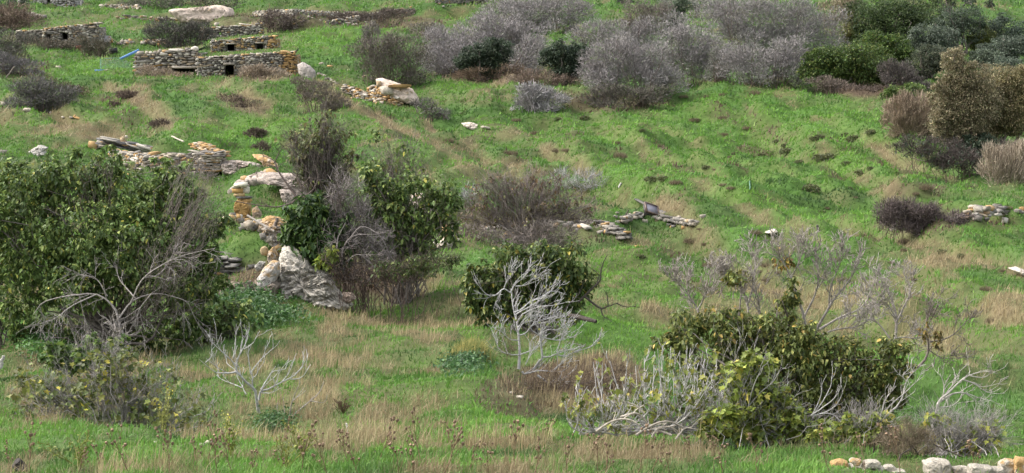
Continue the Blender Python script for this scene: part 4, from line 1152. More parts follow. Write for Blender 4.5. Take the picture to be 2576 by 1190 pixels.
heap('rubble_heap', 'tumbled pale stones joining the orange cap rock to the tall lichened stone', 690, 612, 24, 14, 40, (.06, .2), .6, PALE + GREY[:2], .25)
heap('rubble_heap', 'stones spilled round the foot of the orange lichen block', 606, 548, 24, 10, 26, (.07, .2), .6, PALE[1:] + GREY[:2], .35)
heap('rubble_heap', 'broken pink stones between the squared wall end and the broad rock shelf', 640, 448, 40, 10, 40, (.1, .3), .5, [(.40, .33, .28), (.33, .28, .24), (.46, .39, .33)], .2)
# ------------------------------------------------------------------ middle and right stones
def rk(lb, o, y, th=.4, col=(.52, .46, .38), li=.25, nm='rock_outcrop', **k): return rock(nm, lb, o, y, th, .3, col, li, rough=.08, facet=.12, **k)
ym = gy(1110, 625)
rk('pale broken rock with orange lichen glimpsed through the right leafy bush', [(1020, 500), (1040, 488), (1075, 492), (1105, 512), (1114, 536), (1098, 545), (1060, 530), (1030, 520)], ym + 6, .6, (.46, .38, .32), .2)
rk('orange topped rock with a white foot at the right end of the leafy bush', [(1112, 572), (1122, 566), (1138, 578), (1142, 600), (1136, 616), (1120, 622), (1108, 612), (1116, 592)], ym, .4, (.52, .46, .38), .35, lt=1.5)
heap('rubble_heap', 'white stone chips at the foot of the orange topped rock', 1098, 606, 22, 16, 34, (.05, .13), .7, PALE, .15, y=ym)
rk('small orange lichened rock among dead twigs below the ruined middle wall', [(1262, 596), (1275, 582), (1292, 586), (1302, 600), (1296, 606), (1276, 604)], gy(1285, 606), .35, (.50, .41, .30), .45)
for px, py, r, lb in [(1320, 603, 5, 'small white stone right of the small orange lichened rock'), (1246, 572, 6, 'white stone at the left end of the ruined middle wall'), (1310, 622, 4, 'tiny pale stone below the small orange lichened rock'), (1150, 603, 5, 'pale stone in the grass just right of the orange topped rock')]:
    stone(lb, px, py, r, r * .7, PALE[:2], .2)
drywall('dry_stone_wall', 'ruined middle wall of pale stones running under the brown leaved bush', [(1225, 572), (1300, 568), (1400, 566), (1480, 572)], 9, .5, .34, .15, PALE + GREY[:2], .2, ruin=.7, dens=.65, fallen=.25)
drywall('dry_stone_wall', 'neat piece of stacked stones right of the brown leaved bush, dropping to the right', [(1476, 566), (1510, 572), (1545, 586), (1572, 600)], [12, 16, 15, 15], .5, .34, .14, PALE[1:] + GREY + GREY, .12, ruin=.3, fallen=.15)
drywall('dry_stone_wall', 'small tumbled pale stones between the stacked piece and the metal box', [(1556, 560), (1590, 550), (1612, 545)], 8, .4, .28, .14, PALE[1:] + GREY, .15, ruin=.6, dens=.8)
drywall('dry_stone_wall', 'line of stones descending to the right below the metal box', [(1652, 548), (1690, 556), (1725, 562), (1752, 566)], 9, .4, .34, .14, GREY + PALE[1:3], .08, ruin=.4)
drywall('dry_stone_wall', 'tumbled wall of white and orange stones at the right edge below the reeds', [(2390, 560), (2440, 545), (2510, 540), (2580, 542), (2620, 545)], [10, 15, 18, 16, 15], .6, .42, .17, PALE[1:] + GREY + GREY[:2], .2, ruin=.6, dens=.7, fallen=.35)
rock('rock_outcrop', 'flat white rock in the lawn left of the short dark post', [(1922, 584), (1936, 580), (1950, 577), (1956, 582), (1940, 587)], gy(1940, 587), .4, .8, (.58, .52, .42), .15, sq=.8)
stone('leaning grey stone in the lawn below the purple grey thicket', 2246, 577, 7, 6, PALE[2:3], .0, ryt=-.5)
rock('rock_outcrop', 'flat pale rock at the right edge beside the tan terrace line', [(2540, 676), (2560, 673), (2590, 684), (2600, 690), (2570, 690)], gy(2570, 690), .4, .8, (.60, .52, .44), .1, sq=.8)
for px, py, rx, ry, lb in [(1285, 988, 8, 2.5, 'small pale stone on the lawn edge below the roots of the white fig'), (1307, 999, 9, 3, 'second pale stone on the lawn edge, nearer the camera'), (525, 1113, 10, 4, 'white stone in the grass below the low fig bush'),
                           (507, 1118, 7, 3, 'smaller stone touching the white stone below the low fig bush'), (390, 1112, 6, 2, 'flat white stone at the lip under the low fig bush'), (890, 700, 6, 3, 'pale chip in the brown litter beside the rock face')]:
    stone(lb, px, py, rx, ry, PALE[:1], .1)
# bottom right wall stones
yw = gy(2300, 1186) - .5
for px, py, rx, ry, li, lb in [(2112, 1172, 24, 14, .8, 'stone with an orange lichen top at the left end of the bottom right wall'), (2155, 1178, 26, 10, .1, 'flat white stone right of the orange topped one in the bottom right wall'), (2150, 1161, 16, 5, .5, 'small yellowish stone on top of the flat white stones'),
                              (2196, 1180, 26, 8, .1, 'flat grey stone in the bottom right wall'), (2192, 1166, 24, 6, .3, 'pale flat stone lying on the grey one in the bottom right wall'), (2236, 1178, 16, 6, .2, 'low stone at the right end of the flat stones'),
                              (2358, 1176, 36, 22, .12, 'biggest white boulder of the bottom right wall'), (2414, 1183, 22, 9, .1, 'low white stone right of the biggest white boulder'), (2462, 1180, 32, 9, .15, 'long white slab of the bottom right wall'), (2500, 1184, 24, 7, .2, 'narrow white stone at the end of the long slab'),
                              (2532, 1170, 22, 14, .4, 'white stone with an orange flank near the bottom right corner'), (2568, 1172, 18, 22, .6, 'orange patched stone at the bottom right corner'), (2260, 1188, 20, 4, .1, 'buried pale stone between the flat stones and the biggest boulder'), (2130, 1188, 22, 6, .2, 'pale stone under the orange topped one at the bottom edge')]  :
    yk_ = yw + U(-.12, .12); py -= 3; ry *= .85; ang_ = np.sort(np.linspace(0, 2 * math.pi, 8)[:-1] + U(-.3, .3, 7)); sg_ = lambda v: math.copysign(abs(v) ** .7, v)
    o_ = [(px + rx * sg_(math.cos(t)) * U(.85, 1.12), py + ry * 1.15 * sg_(math.sin(t)) * U(.8, 1.1)) for t in ang_]
    rock('stone', lb, o_, yk_, rx * S(yk_) * U(.7, 1), .15, (.42, .375, .305), li, None, .05, .07, fs=1.6 / (rx * S(yk_)), cat='stone', group='stones of the bottom right wall', nt=72, nf=30, sq=.3, lt=.3, bury=.8, cvar=.25)
# ------------------------------------------------------------------ near and middle plants
yA = 39.5
bush('leafy_shrub_tree', 'huge dark green leafy shrub filling the left side of the photo', 'shrub', 270, yA,
     [(60, 520, 110, 110), (180, 470, 130, 70, .3), (300, 480, 130, 75, .5), (430, 500, 95, 75, .6), (90, 640, 130, 110, -.3), (220, 600, 140, 110, -.5), (360, 600, 130, 100, -.2), (480, 590, 70, 90, .2), (60, 740, 90, 70), (260, 720, 110, 60, -.5),
      (400, 700, 110, 70, -.2), (500, 700, 60, 70), (330, 830, 90, 60, .5), (470, 810, 70, 80, .3), (250, 430, 60, 40, .4), (30, 460, 70, 50, .3), (520, 640, 40, 60, 0), (285, 405, 36, 36, .3), (110, 435, 60, 34, .4), (425, 430, 40, 50, .5), (190, 400, 26, 24, .4), (560, 560, 26, 40, .2), (170, 815, 90, 55, .8), (260, 850, 90, 45, 1), (40, 810, 60, 45, .6), (400, 850, 70, 45, .7)],
     42000, .078, clump=11, cs=.095, nlimb=90, limb_r=.03, twig=2, tl=.4, bare=260, trunk=.5, dep=.75, shell=.34, bl=[(440, 640, 90, 80, -1.2), (480, 720, 70, 70, -1), (390, 760, 70, 50, -1.3), (500, 560, 60, 60, -.6), (480, 440, 70, 40, -.5), (230, 430, 90, 40, .2), (540, 500, 40, 60, -.3)])
bush('leafy_shrub', 'dark leafy shrub cut by the left edge, behind the huge leafy shrub', 'shrub', -30, yA + 1,
     [(-20, 560, 90, 140), (-30, 700, 80, 110)], 3200, .125, clump=11, cs=.15, nlimb=20, limb_r=.03)
# bare grey drooping branches in front of it
bare('dead_branches', 'tangle of bare grey branches drooping from the lower front of the huge leafy shrub', 'dead branches', yA - 1.6, [
    ([(300, 815), (285, 770), (240, 740), (170, 745), (110, 760), (85, 790)], 5, 1.6), ([(240, 742), (180, 770), (140, 800), (100, 815)], 3, 1.2), ([(300, 800), (330, 760), (380, 740), (430, 745), (455, 775), (460, 810)], 4, 1.4),
    ([(330, 760), (360, 700), (420, 660), (470, 640), (540, 625)], 3.5, 1.2), ([(360, 700), (400, 690), (430, 650), (455, 590)], 3, 1.2), ([(430, 745), (470, 760), (490, 800), (520, 850)], 2.6, 1),
    ([(300, 815), (310, 850), (290, 890)], 6, 5), ([(200, 745), (210, 790), (225, 840), (215, 880)], 2.5, 1.2), ([(340, 750), (300, 700), (290, 650)], 3, 1.2), ([(270, 745), (240, 700), (190, 690)], 2.6, 1),
    ([(380, 740), (350, 780), (345, 820)], 2.4, 1), ([(280, 880), (285, 850), (295, 820)], 11, 9)], (.33, .295, .27), twigs=((9, 52, .7, -.15), (5, 26, .7, -.1)), dspread=.9)
bush('leafy_shrub', 'low dark shrub under the right end of the huge leafy shrub', 'shrub', 560, yA + .6, [(520, 820, 70, 70), (580, 840, 60, 50), (600, 790, 70, 40, .5), (500, 870, 60, 30)], 2600, .10, clump=10, cs=.16, nlimb=18, limb_r=.012)
# white young fig
yB = gy(648, 1040)
bare('white_fig_tree', 'small leafless white barked fig with upswept branches, left of the centre foreground', 'fig tree', yB, [
    ([(651, 1039), (646, 1012), (641, 980), (621, 963), (597, 938), (578, 938), (548, 938), (529, 927), (501, 904)], 9.0, 1.1),
    ([(641, 980), (619, 961), (595, 932), (586, 910), (558, 885), (531, 856), (528, 824)], 5.5, 1.1),
    ([(558, 885), (548, 866), (544, 829)], 2.6, 1.1),
    ([(595, 932), (597, 907), (607, 885), (619, 863), (626, 834), (626, 810)], 4.2, 1.1),
    ([(586, 902), (592, 873), (593, 849), (591, 824)], 3.2, 1.1),
    ([(614, 878), (636, 863), (647, 846)], 2.6, 1.1),
    ([(607, 885), (607, 866), (613, 844)], 2.4, 1.1),
    ([(651, 1007), (656, 985), (677, 978), (709, 961), (738, 946), (760, 922), (776, 888)], 6.0, 1.1),
    ([(731, 954), (755, 951), (768, 939), (770, 929)], 2.6, 1.1),
    ([(709, 961), (726, 939), (738, 910)], 2.6, 1.1),
    ([(743, 941), (760, 924), (765, 910)], 2.4, 1.1),
    ([(656, 980), (668, 961), (685, 936), (716, 929), (719, 922)], 3.4, 1.1),
    ([(631, 941), (626, 907), (624, 876), (628, 871)], 3.2, 1.1),
    ([(632, 936), (656, 905), (677, 885), (688, 876)], 3.4, 1.1),
    ([(656, 910), (665, 888), (668, 868)], 2.4, 1.1),
    ([(636, 951), (646, 941), (653, 927), (665, 910)], 2.6, 1.1),
    ([(573, 939), (548, 924), (529, 905)], 2.8, 1.1),
    ([(551, 936), (546, 922), (550, 910)], 2.2, 1.1),
    ([(609, 975), (587, 966), (561, 956), (544, 944)], 2.8, 1.1),
    ([(619, 992), (609, 971), (597, 949), (595, 932)], 3.0, 1.1),
    ([(656, 985), (670, 966), (694, 946)], 2.6, 1.1),
    ([(658, 988), (682, 988), (709, 975)], 2.4, 1.1),
    ([(517, 912), (529, 900), (533, 880)], 2.4, 1.1),
    ([(602, 946), (587, 927), (570, 912), (572, 885)], 2.6, 1.1),
    ([(607, 951), (602, 927), (597, 915)], 2.6, 1.1),
], (.46, .445, .43), twigs=((2, 34, .5, .4), (1, 18, .5, .3)), bias=(0, 0, .1), dspread=.8, rs=.82)
bare('bare_twigs', 'few bare pale fig stems in the tan grass, right of the small white fig', 'fig tree', gy(730, 1048), [
    ([(728, 1045), (735, 1010), (745, 985), (756, 960)], 3, 1), ([(735, 1010), (750, 995), (765, 975)], 2, .8), ([(733, 1050), (755, 1030), (785, 1005), (805, 985), (815, 958)], 3.2, 1), ([(780, 1008), (800, 1012), (814, 1013)], 2, 1), ([(704, 1062), (700, 1040), (695, 1020)], 1.6, .8), ([(716, 1066), (716, 1030), (712, 1000)], 1.6, .8)], (.36, .32, .29), twigs=((1, 24, .5, .3),))
# low fig bush, lower left
yC = 26.0
bush('fig_bush', 'low spreading fig bush with grey stems and sparse yellow green leaves, lower left', 'fig bush', 300, yC,
     [(130, 1000, 100, 70), (230, 960, 120, 80), (330, 970, 120, 80), (420, 1000, 100, 70), (300, 1060, 200, 40), (480, 1060, 60, 40), (270, 910, 70, 40), (90, 1030, 70, 50)],
     1500, .075, [(.12, .13, .035), (.085, .10, .03), (.16, .15, .045), (.42, .34, .06), (.06, .075, .025)], [.32, .30, .2, .05, .13], clump=3, cs=.3, nlimb=90, limb_r=.011, bark=(.30, .275, .26), twig=3, tl=.28, tmpl=FIG, droop=.2, bare=200, tw_up=.4, shell=.5)
bush('fig_bush', 'brighter green leafed stems poking up under the huge leafy shrub', 'fig bush', 210, yC + 6, [(205, 870, 60, 45), (160, 900, 70, 40), (290, 880, 50, 30)], 500, .12, L_GREEN, W_GREEN, clump=6, nlimb=22, limb_r=.012, bark=(.33, .30, .28), tmpl=FIG, droop=.2, tw_up=.4, bare=30)
bare('bare_twigs', 'bare grey fan of fig stems at the right end of the low fig bush', 'fig tree', gy(430, 1090), [
    ([(420, 1075), (460, 1040), (490, 1020), (508, 990)], 3, 1), ([(430, 1080), (480, 1050), (520, 1035), (538, 1000)], 3, 1), ([(400, 1080), (430, 1040), (445, 1010), (452, 985)], 2.6, 1), ([(440, 1085), (490, 1075), (530, 1062)], 2.6, 1), ([(300, 1060), (320, 1010), (330, 985)], 2.6, 1), ([(250, 1050), (245, 1000), (230, 970)], 2.6, 1)], (.33, .305, .29), twigs=((4, 45, .5, .3), (1, 20, .5, .3)))
# ------------------------------------------------- trees of the middle
yD = 58.0
bush('thin_tree', 'tall thin half bare tree with a small rounded top, left of centre', 'tree', 800, yD + 3,
     [(790, 350, 70, 55), (830, 330, 45, 40), (845, 400, 50, 50), (760, 380, 45, 45), (800, 440, 60, 50), (830, 500, 40, 50)],
     2300, .115, [(.075, .085, .035), (.11, .115, .045), (.13, .105, .055), (.16, .165, .055)], [.35, .3, .2, .15], clump=7, cs=.2, nlimb=46, limb_r=.035, bark=(.16, .135, .12), twig=5, tl=.6, bare=200, trunk=1.6, shell=.4, tw_up=.25)
bush('leafy_shrub', 'dark rounded leafy shrub beside the rock face, left of the dead twig mass', 'shrub', 800, yD - 5,
     [(780, 560, 60, 60), (800, 610, 70, 60, -.3), (840, 560, 40, 50), (760, 610, 40, 50), (840, 640, 40, 40), (800, 520, 40, 30, .3), (745, 570, 30, 50), (850, 600, 40, 50)], 4600, .14, [(.026, .050, .014), (.042, .075, .02), (.07, .11, .026), (.13, .17, .04)], [.35, .35, .2, .1], clump=10, cs=.17, nlimb=24, limb_r=.02)
bush('leafy_shrub', 'small yellow green sprig hanging over the dark hollow', 'shrub', 830, yD - 6.5, [(828, 640, 24, 20), (810, 660, 18, 12)], 240, .13, [(.16, .20, .04), (.10, .14, .03), (.24, .24, .05)], [.5, .3, .2], clump=8, nlimb=6, limb_r=.012, base=P(0, 690, yD - 6.5)[2])
bush('leafy_shrub', 'loose leafy shrub right of the dead twig mass, rocks showing through it', 'shrub', 1010, yD - 4,
     [(960, 490, 60, 60), (1010, 470, 60, 50, .3), (1050, 540, 60, 60), (980, 580, 70, 60), (1060, 610, 60, 45), (1000, 640, 60, 40), (930, 520, 40, 60), (1090, 560, 30, 40), (1110, 480, 40, 50), (940, 440, 40, 30), (1125, 520, 36, 40), (1130, 590, 30, 40), (920, 600, 40, 50)], 8000, .11, clump=8, cs=.17, nlimb=50, limb_r=.028, twig=3, tl=.5, bare=70)
bush('leafless_bush', 'sparse thorny bush with a few leaves above the loose leafy shrub', 'bush', 1010, yD + 2, [(960, 380, 50, 45), (1020, 400, 55, 45), (1050, 440, 40, 30), (980, 430, 60, 40)], 420, .12, L_DARK, W_DARK, clump=5, cs=.2, nlimb=30, limb_r=.018, bark=(.20, .165, .145), twig=4, tl=.55, bare=60)
twigdome('dead_thicket', 'tangled mass of dead grey twigs in the hollow between the two leafy shrubs', 'thicket', 920, yD - 5, [(880, 570, 50, 60), (920, 610, 60, 50), (950, 650, 50, 40), (890, 640, 50, 40), (860, 520, 35, 50), (850, 470, 36, 50), (890, 500, 36, 50), (900, 560, 50, 50)], 3600, (.23, .20, .185), .62, .5, inner=60, up=.0, cv=.25)
bare('dead_branches', 'arching dead branches on the right face of the tangled twig mass', 'dead branches', yD - 6.4, [
    ([(865, 690), (860, 640), (880, 600), (920, 590), (960, 620), (985, 660)], 4, 1.4), ([(880, 600), (910, 570), (950, 590), (975, 630), (970, 680)], 3, 1.2), ([(870, 660), (900, 640), (930, 660), (950, 690)], 3, 1.2), ([(868, 680), (850, 640), (850, 600), (870, 560)], 3, 1.2)], (.23, .20, .185), twigs=((7, 45, .8, -.1), (4, 22, .8, 0)), dspread=1)
twigdome('bramble_thicket', 'dark brown bramble litter in the hollow beside the rock face', 'brambles', 920, yD - 6.5, [(870, 685, 50, 28), (930, 700, 70, 26), (1000, 690, 60, 26), (840, 660, 36, 26)], 2200, (.10, .078, .066), .4, .5, inner=20, up=.1, cv=.3, leaf=500, lcols=L_BROWN, lw=W_BROWN, lsize=.07)
twigdome('bramble_thicket', 'green and brown weeds under the loose leafy shrub', 'brambles', 1060, yD - 7, [(1030, 670, 70, 26), (1100, 660, 50, 30), (980, 680, 60, 22)], 900, (.13, .11, .075), .4, .5, inner=12, cv=.3, leaf=900, lcols=L_GREEN, lw=W_GREEN, lsize=.09)
bare('dead_branches', 'dark bare forked branches reaching left in front of the pink rock shelf', 'dead branches', yD + 1, [
    ([(752, 520), (745, 495), (722, 462), (700, 430), (690, 405), (660, 390)], 6, 1.6), ([(745, 498), (735, 510), (700, 520), (660, 518), (625, 512), (580, 505)], 4.5, 1.6), ([(752, 520), (760, 490), (755, 460), (740, 440), (715, 425)], 4, 1.4),
    ([(758, 500), (785, 480), (800, 450), (795, 420)], 4, 1.4), ([(690, 410), (705, 380), (715, 365)], 2.4, 1), ([(695, 420), (670, 415), (650, 420)], 2.4, 1), ([(760, 470), (780, 440), (760, 425)], 2.4, 1)], (.13, .10, .085), twigs=((3, 26, .7, .1), (2, 14, .7, .1)))
bush('leafy_shrub', 'few grey green twigs in front of the ruined wall, right of the slate pile', 'shrub', 480, yr - 2.5, [(450, 440, 70, 35), (520, 460, 50, 40), (400, 430, 40, 26), (560, 480, 40, 40)], 500, .11, L_DARK, W_DARK, clump=6, nlimb=40, limb_r=.012, bark=(.22, .19, .17), twig=4, tl=.6, bare=120)
# brown leaved bush of the middle
yE = gy(1330, 592)
bush('brown_leaved_bush', 'wide twiggy bush with brown withered leaves, centre of the photo', 'bush', 1330, yE - .5,
     [(1240, 500, 60, 45), (1310, 490, 80, 55), (1390, 500, 70, 50), (1440, 540, 60, 35), (1330, 560, 100, 40), (1200, 540, 50, 35), (1480, 560, 40, 25), (1260, 470, 60, 30), (1350, 455, 60, 25)], 1500, .115, L_BROWN + [(.13, .12, .04)], W_BROWN + [.15], clump=5, cs=.14, nlimb=110, limb_r=.022, bark=(.235, .195, .175), twig=4, tl=.6, bare=320, tw_up=.2)
twigdome('pale_dead_bush', 'silvery dead bush behind the right end of the brown leaved bush', 'dead bush', 1465, gy(1465, 478), [(1420, 452, 40, 28), (1470, 455, 50, 26), (1510, 466, 34, 16)], 620, (.36, .345, .34), .8, .42, inner=40, up=.35, inc=(.30, .28, .27))
twigdome('pale_dead_bush', 'small silvery shrub at the left of the brown leaved bush', 'dead bush', 1185, gy(1185, 515), [(1185, 485, 26, 32), (1170, 505, 20, 16)], 320, (.30, .285, .28), .6, .42, inner=16, up=.3)
twigdome('dead_thicket', 'heap of cut dead branches under the ruined middle wall', 'dead branches', 1210, gy(1210, 612), [(1200, 590, 50, 22), (1250, 600, 40, 16), (1160, 580, 30, 16)], 420, (.21, .175, .16), .7, .5, inner=30, up=.0)
twigdome('dead_thicket', 'dark low twigs between the ruined middle wall and the centre shrub', 'thicket', 1330, gy(1330, 640), [(1270, 630, 60, 28), (1350, 620, 70, 32), (1420, 600, 50, 24), (1220, 640, 40, 22), (1340, 590, 90, 30), (1280, 660, 50, 26)], 3600, (.19, .16, .14), .55, .42, inner=50, up=.15, cv=.25)
# centre shrub and second white fig
yF = 44.0
bush('leafy_shrub', 'dense dark leafy shrub behind the white bare fig, centre right', 'shrub', 1350, yF,
     [(1340, 680, 90, 65), (1400, 660, 70, 55), (1270, 690, 70, 45), (1420, 730, 60, 60), (1300, 750, 80, 50), (1220, 720, 45, 40), (1380, 770, 80, 40), (1220, 770, 40, 40), (1440, 690, 40, 50), (1190, 690, 26, 26), (1245, 720, 70, 55), (1200, 730, 45, 45), (1350, 650, 80, 40)], 12000, .092, [(.045, .068, .02), (.07, .10, .028), (.11, .135, .036), (.18, .18, .055), (.34, .26, .05)], [.3, .34, .22, .11, .03], clump=10, cs=.16, nlimb=50, limb_r=.026, twig=2, bare=30)
bare('dead_branch', 'dark crooked dead branch rising from the right side of the centre shrub', 'dead branch', yF - .3, [
    ([(1455, 760), (1490, 725), (1510, 705), (1512, 680), (1520, 655), (1530, 638)], 5, 1.4), ([(1485, 730), (1500, 715), (1505, 690), (1480, 670)], 2.4, 1.2), ([(1470, 745), (1510, 775), (1530, 770), (1555, 762)], 5, 2), ([(1512, 778), (1518, 795), (1535, 805)], 3, 1.4), ([(1530, 768), (1528, 750), (1526, 736)], 2.6, 1.2), ([(1550, 763), (1575, 772), (1600, 770)], 2.6, 1)], (.085, .07, .06), twigs=((2, 16, .7, .1),))
m = MB(); LP = P(np.array([[1428, 1450, 1475, 1500]]), np.array([[793, 797, 803, 809]]), np.array([[yF - 1.5, yF - 1.6, yF - 1.8, yF - 2]]))
tubes(m, LP, np.array([[.05, .06, .055, .04]]), (.085, .07, .06), 7); tag(m.build('fallen_log', M_BARK, loc=LP[0, 0]), 'dark log lying in the grass right of the centre shrub', 'log')
yF2 = gy(1330, 965)
bare('white_fig_tree', 'tall silvery leafless fig with fine fanned twigs, in front of the centre shrub', 'fig tree', yF2, [
    ([(1305, 929), (1307, 893), (1305, 853), (1301, 814), (1291, 777), (1287, 738), (1285, 726)], 6.5, 1.1),
    ([(1287, 738), (1267, 727), (1246, 743), (1225, 741), (1207, 723)], 3.2, 1.1),
    ([(1267, 727), (1273, 711), (1279, 699)], 2.2, 1.1),
    ([(1285, 735), (1297, 714), (1313, 702), (1325, 689)], 3.0, 1.1),
    ([(1297, 720), (1322, 717), (1341, 702)], 2.4, 1.1),
    ([(1307, 893), (1279, 891), (1255, 877), (1243, 841)], 3.0, 1.1),
    ([(1304, 856), (1282, 853), (1258, 829)], 2.4, 1.1),
    ([(1307, 893), (1328, 885), (1349, 874), (1361, 850)], 3.0, 1.1),
    ([(1343, 929), (1357, 908), (1364, 899), (1361, 868), (1360, 844), (1373, 823), (1391, 808), (1425, 802)], 6.0, 1.1),
    ([(1364, 899), (1385, 897), (1401, 890), (1422, 883)], 3.6, 1.1),
    ([(1401, 886), (1410, 856), (1422, 823)], 2.6, 1.1),
    ([(1404, 893), (1422, 896), (1448, 885), (1482, 874), (1498, 867)], 3.0, 1.1),
    ([(1301, 814), (1313, 793), (1334, 780), (1361, 771), (1391, 768), (1434, 759)], 3.4, 1.1),
    ([(1304, 823), (1328, 796), (1355, 796), (1385, 789)], 3.2, 1.1),
    ([(1294, 786), (1313, 777), (1334, 759), (1361, 747), (1388, 732), (1425, 741)], 3.4, 1.1),
    ([(1294, 793), (1322, 777), (1343, 765), (1370, 744), (1376, 714)], 3.0, 1.1),
    ([(1360, 847), (1385, 853), (1410, 853), (1437, 829)], 2.8, 1.1),
    ([(1358, 844), (1337, 829), (1325, 808)], 2.6, 1.1),
    ([(1361, 841), (1379, 829), (1404, 829), (1431, 817)], 2.8, 1.1),
    ([(1313, 935), (1322, 940), (1355, 933), (1391, 935)], 5.0, 1.1),
    ([(1352, 944), (1373, 959), (1388, 974), (1407, 965)], 4.5, 1.1),
    ([(1394, 932), (1404, 920), (1419, 908)], 2.6, 1.1),
    ([(1322, 917), (1331, 899), (1337, 883)], 2.4, 1.1),
    ([(1305, 844), (1322, 838), (1343, 814), (1373, 802), (1413, 808)], 3.0, 1.1),
    ([(1304, 832), (1316, 814), (1337, 808), (1361, 814)], 2.6, 1.1),
], (.46, .445, .43), twigs=((7, 48, .55, .25), (3, 24, .5, .2)), leaf=(110, .07, L_FIG, W_FIG), bias=(.18, 0, .05), dspread=.8)
bare('dead_branches', 'pale root stubs and dead wood at the foot of the silvery fig', 'dead branches', yF2 - .4, [([(1320, 965), (1350, 985), (1345, 1000)], 3, 1.5), ([(1420, 990), (1445, 985), (1470, 975)], 3, 1.2), ([(1400, 960), (1440, 970), (1490, 960), (1520, 950)], 2.5, 1), ([(1470, 1000), (1500, 985), (1540, 990)], 2.5, 1), ([(1530, 980), (1540, 1000), (1530, 1010), (1510, 1005)], 2.4, 1.4), ([(1556, 990), (1550, 960), (1525, 950)], 2.4, 1.2)], (.32, .27, .22), twigs=((4, 26, .8, .1), (2, 14, .8, .1)))
twigdome('bramble_thicket', 'brown dry weeds around the foot of the silvery fig', 'brambles', 1420, yF2 - .5, [(1350, 990, 60, 30), (1420, 960, 60, 30), (1500, 970, 60, 36), (1560, 950, 50, 36), (1270, 870, 30, 36, .6)], 2200, (.19, .145, .10), .35, .42, inner=30, up=.3, cv=.28, leaf=250, lcols=L_BROWN, lw=W_BROWN, lsize=.05)
# ------------------------------------------------- right group
yG = gy(1640, 1106) + 3.2
bush('leafy_shrub', 'broad leafy shrub with yellow tinged leaves in the right foreground', 'shrub', 1950, yG,
     [(1730, 830, 70, 45), (1830, 820, 80, 60), (1900, 860, 90, 60), (2000, 870, 80, 60, -.2), (1960, 940, 110, 70), (2100, 930, 110, 75), (2200, 930, 80, 70), (2080, 1010, 110, 60), (2190, 1010, 80, 60), (1850, 900, 70, 50), (2240, 960, 40, 50), (2140, 1060, 90, 40), (1700, 880, 50, 40), (1780, 930, 60, 50), (1980, 780, 30, 50), (2110, 870, 60, 40), (1700, 850, 40, 24), (1990, 720, 16, 30), (1855, 700, 34, 18)],
     21000, 10 * S(yG), [(.065, .082, .024), (.105, .122, .034), (.155, .165, .045), (.24, .22, .07), (.36, .24, .07)], [.28, .32, .24, .13, .03], clump=9, cs=.15, nlimb=80, limb_r=.022, twig=2, tl=.32, bare=60)
yT = yG + .6
def spire(nm, lb, y, limbs, tw, col=(.34, .30, .265), **k): return bare(nm, lb, 'bare tree', y, limbs, col, tw, rs=1.25, tw=.72, **k)
spire('bare_treetop', 'bare grey treetop at the left of the three rising from the broad leafy shrub', yT, [([(1765, 830), (1755, 780), (1735, 745), (1725, 700)], 4, 1.2), ([(1755, 780), (1775, 740), (1790, 690)], 3, 1.1), ([(1737, 748), (1712, 720), (1690, 700)], 2.4, 1), ([(1770, 745), (1800, 720), (1812, 690)], 2.4, 1)], ((11, 46, .6, .3), (5, 24, .7, .2), (2, 12, .7, .2)))
spire('bare_treetop', 'middle bare treetop with a cuff of olive leaves above the broad leafy shrub', yT, [([(1890, 860), (1885, 800), (1878, 760), (1866, 720), (1850, 690)], 5, 1.2), ([(1880, 765), (1895, 720), (1900, 660), (1890, 635)], 3.2, 1.1), ([(1920, 850), (1912, 790), (1905, 740), (1892, 700)], 3.4, 1.2), ([(1870, 730), (1845, 712), (1830, 690)], 2.4, 1)], ((11, 50, .6, .35), (5, 24, .7, .2), (2, 12, .7, .2)))
bush('leaf_tuft', 'cuff of yellowing leaves in the middle bare treetop', 'foliage', 1850, yT - .1, [(1830, 690, 28, 14), (1865, 695, 28, 16), (1845, 705, 30, 12)], 230, 9 * S(yG), [(.16, .15, .04), (.10, .10, .03), (.28, .22, .05)], [.5, .35, .15], clump=8, nlimb=6, limb_r=.006, twig=1, base=P(0, 740, yT)[2])
spire('bare_treetop', 'tallest wide bare treetop with orange leaves at its left tip, right of centre', yT, [([(2030, 860), (2022, 800), (2005, 740), (1985, 690), (1965, 650), (1950, 630)], 6, 1.2), ([(2040, 860), (2070, 800), (2100, 750), (2140, 700), (2155, 650)], 5.5, 1.2), ([(2022, 800), (2050, 740), (2060, 690), (2050, 640)], 4, 1.1), ([(2060, 830), (2110, 800), (2170, 770), (2200, 700)], 4.5, 1.1), ([(2085, 775), (2090, 720), (2110, 670), (2120, 640)], 3, 1), ([(1990, 700), (2010, 660), (2020, 625)], 2.6, 1), ([(2050, 850), (2100, 830), (2160, 820), (2190, 800)], 3.5, 1.2)], ((12, 56, .6, .3), (5, 26, .7, .2), (2, 13, .7, .2)), dspread=.8)
bush('leaf_tuft', 'spray of orange and yellow leaves at the top of the tallest bare treetop', 'foliage', 1965, yT - .1, [(1960, 655, 20, 22), (1985, 650, 14, 18)], 150, 9 * S(yG), [(.30, .17, .05), (.40, .28, .05), (.12, .11, .04)], [.4, .2, .4], clump=6, nlimb=6, limb_r=.006, twig=1, base=P(0, 700, yT)[2])
bush('leaf_tuft', 'column of olive leaves climbing the stem of the tallest bare treetop', 'foliage', 1990, yT - .2, [(1985, 760, 22, 26), (1975, 800, 26, 26), (1995, 740, 14, 16)], 300, 9 * S(yG), [(.13, .13, .035), (.09, .095, .03), (.18, .165, .045)], [.5, .3, .2], clump=8, nlimb=8, limb_r=.006, twig=1, base=P(0, 850, yT)[2])
yH = yG + 2.5
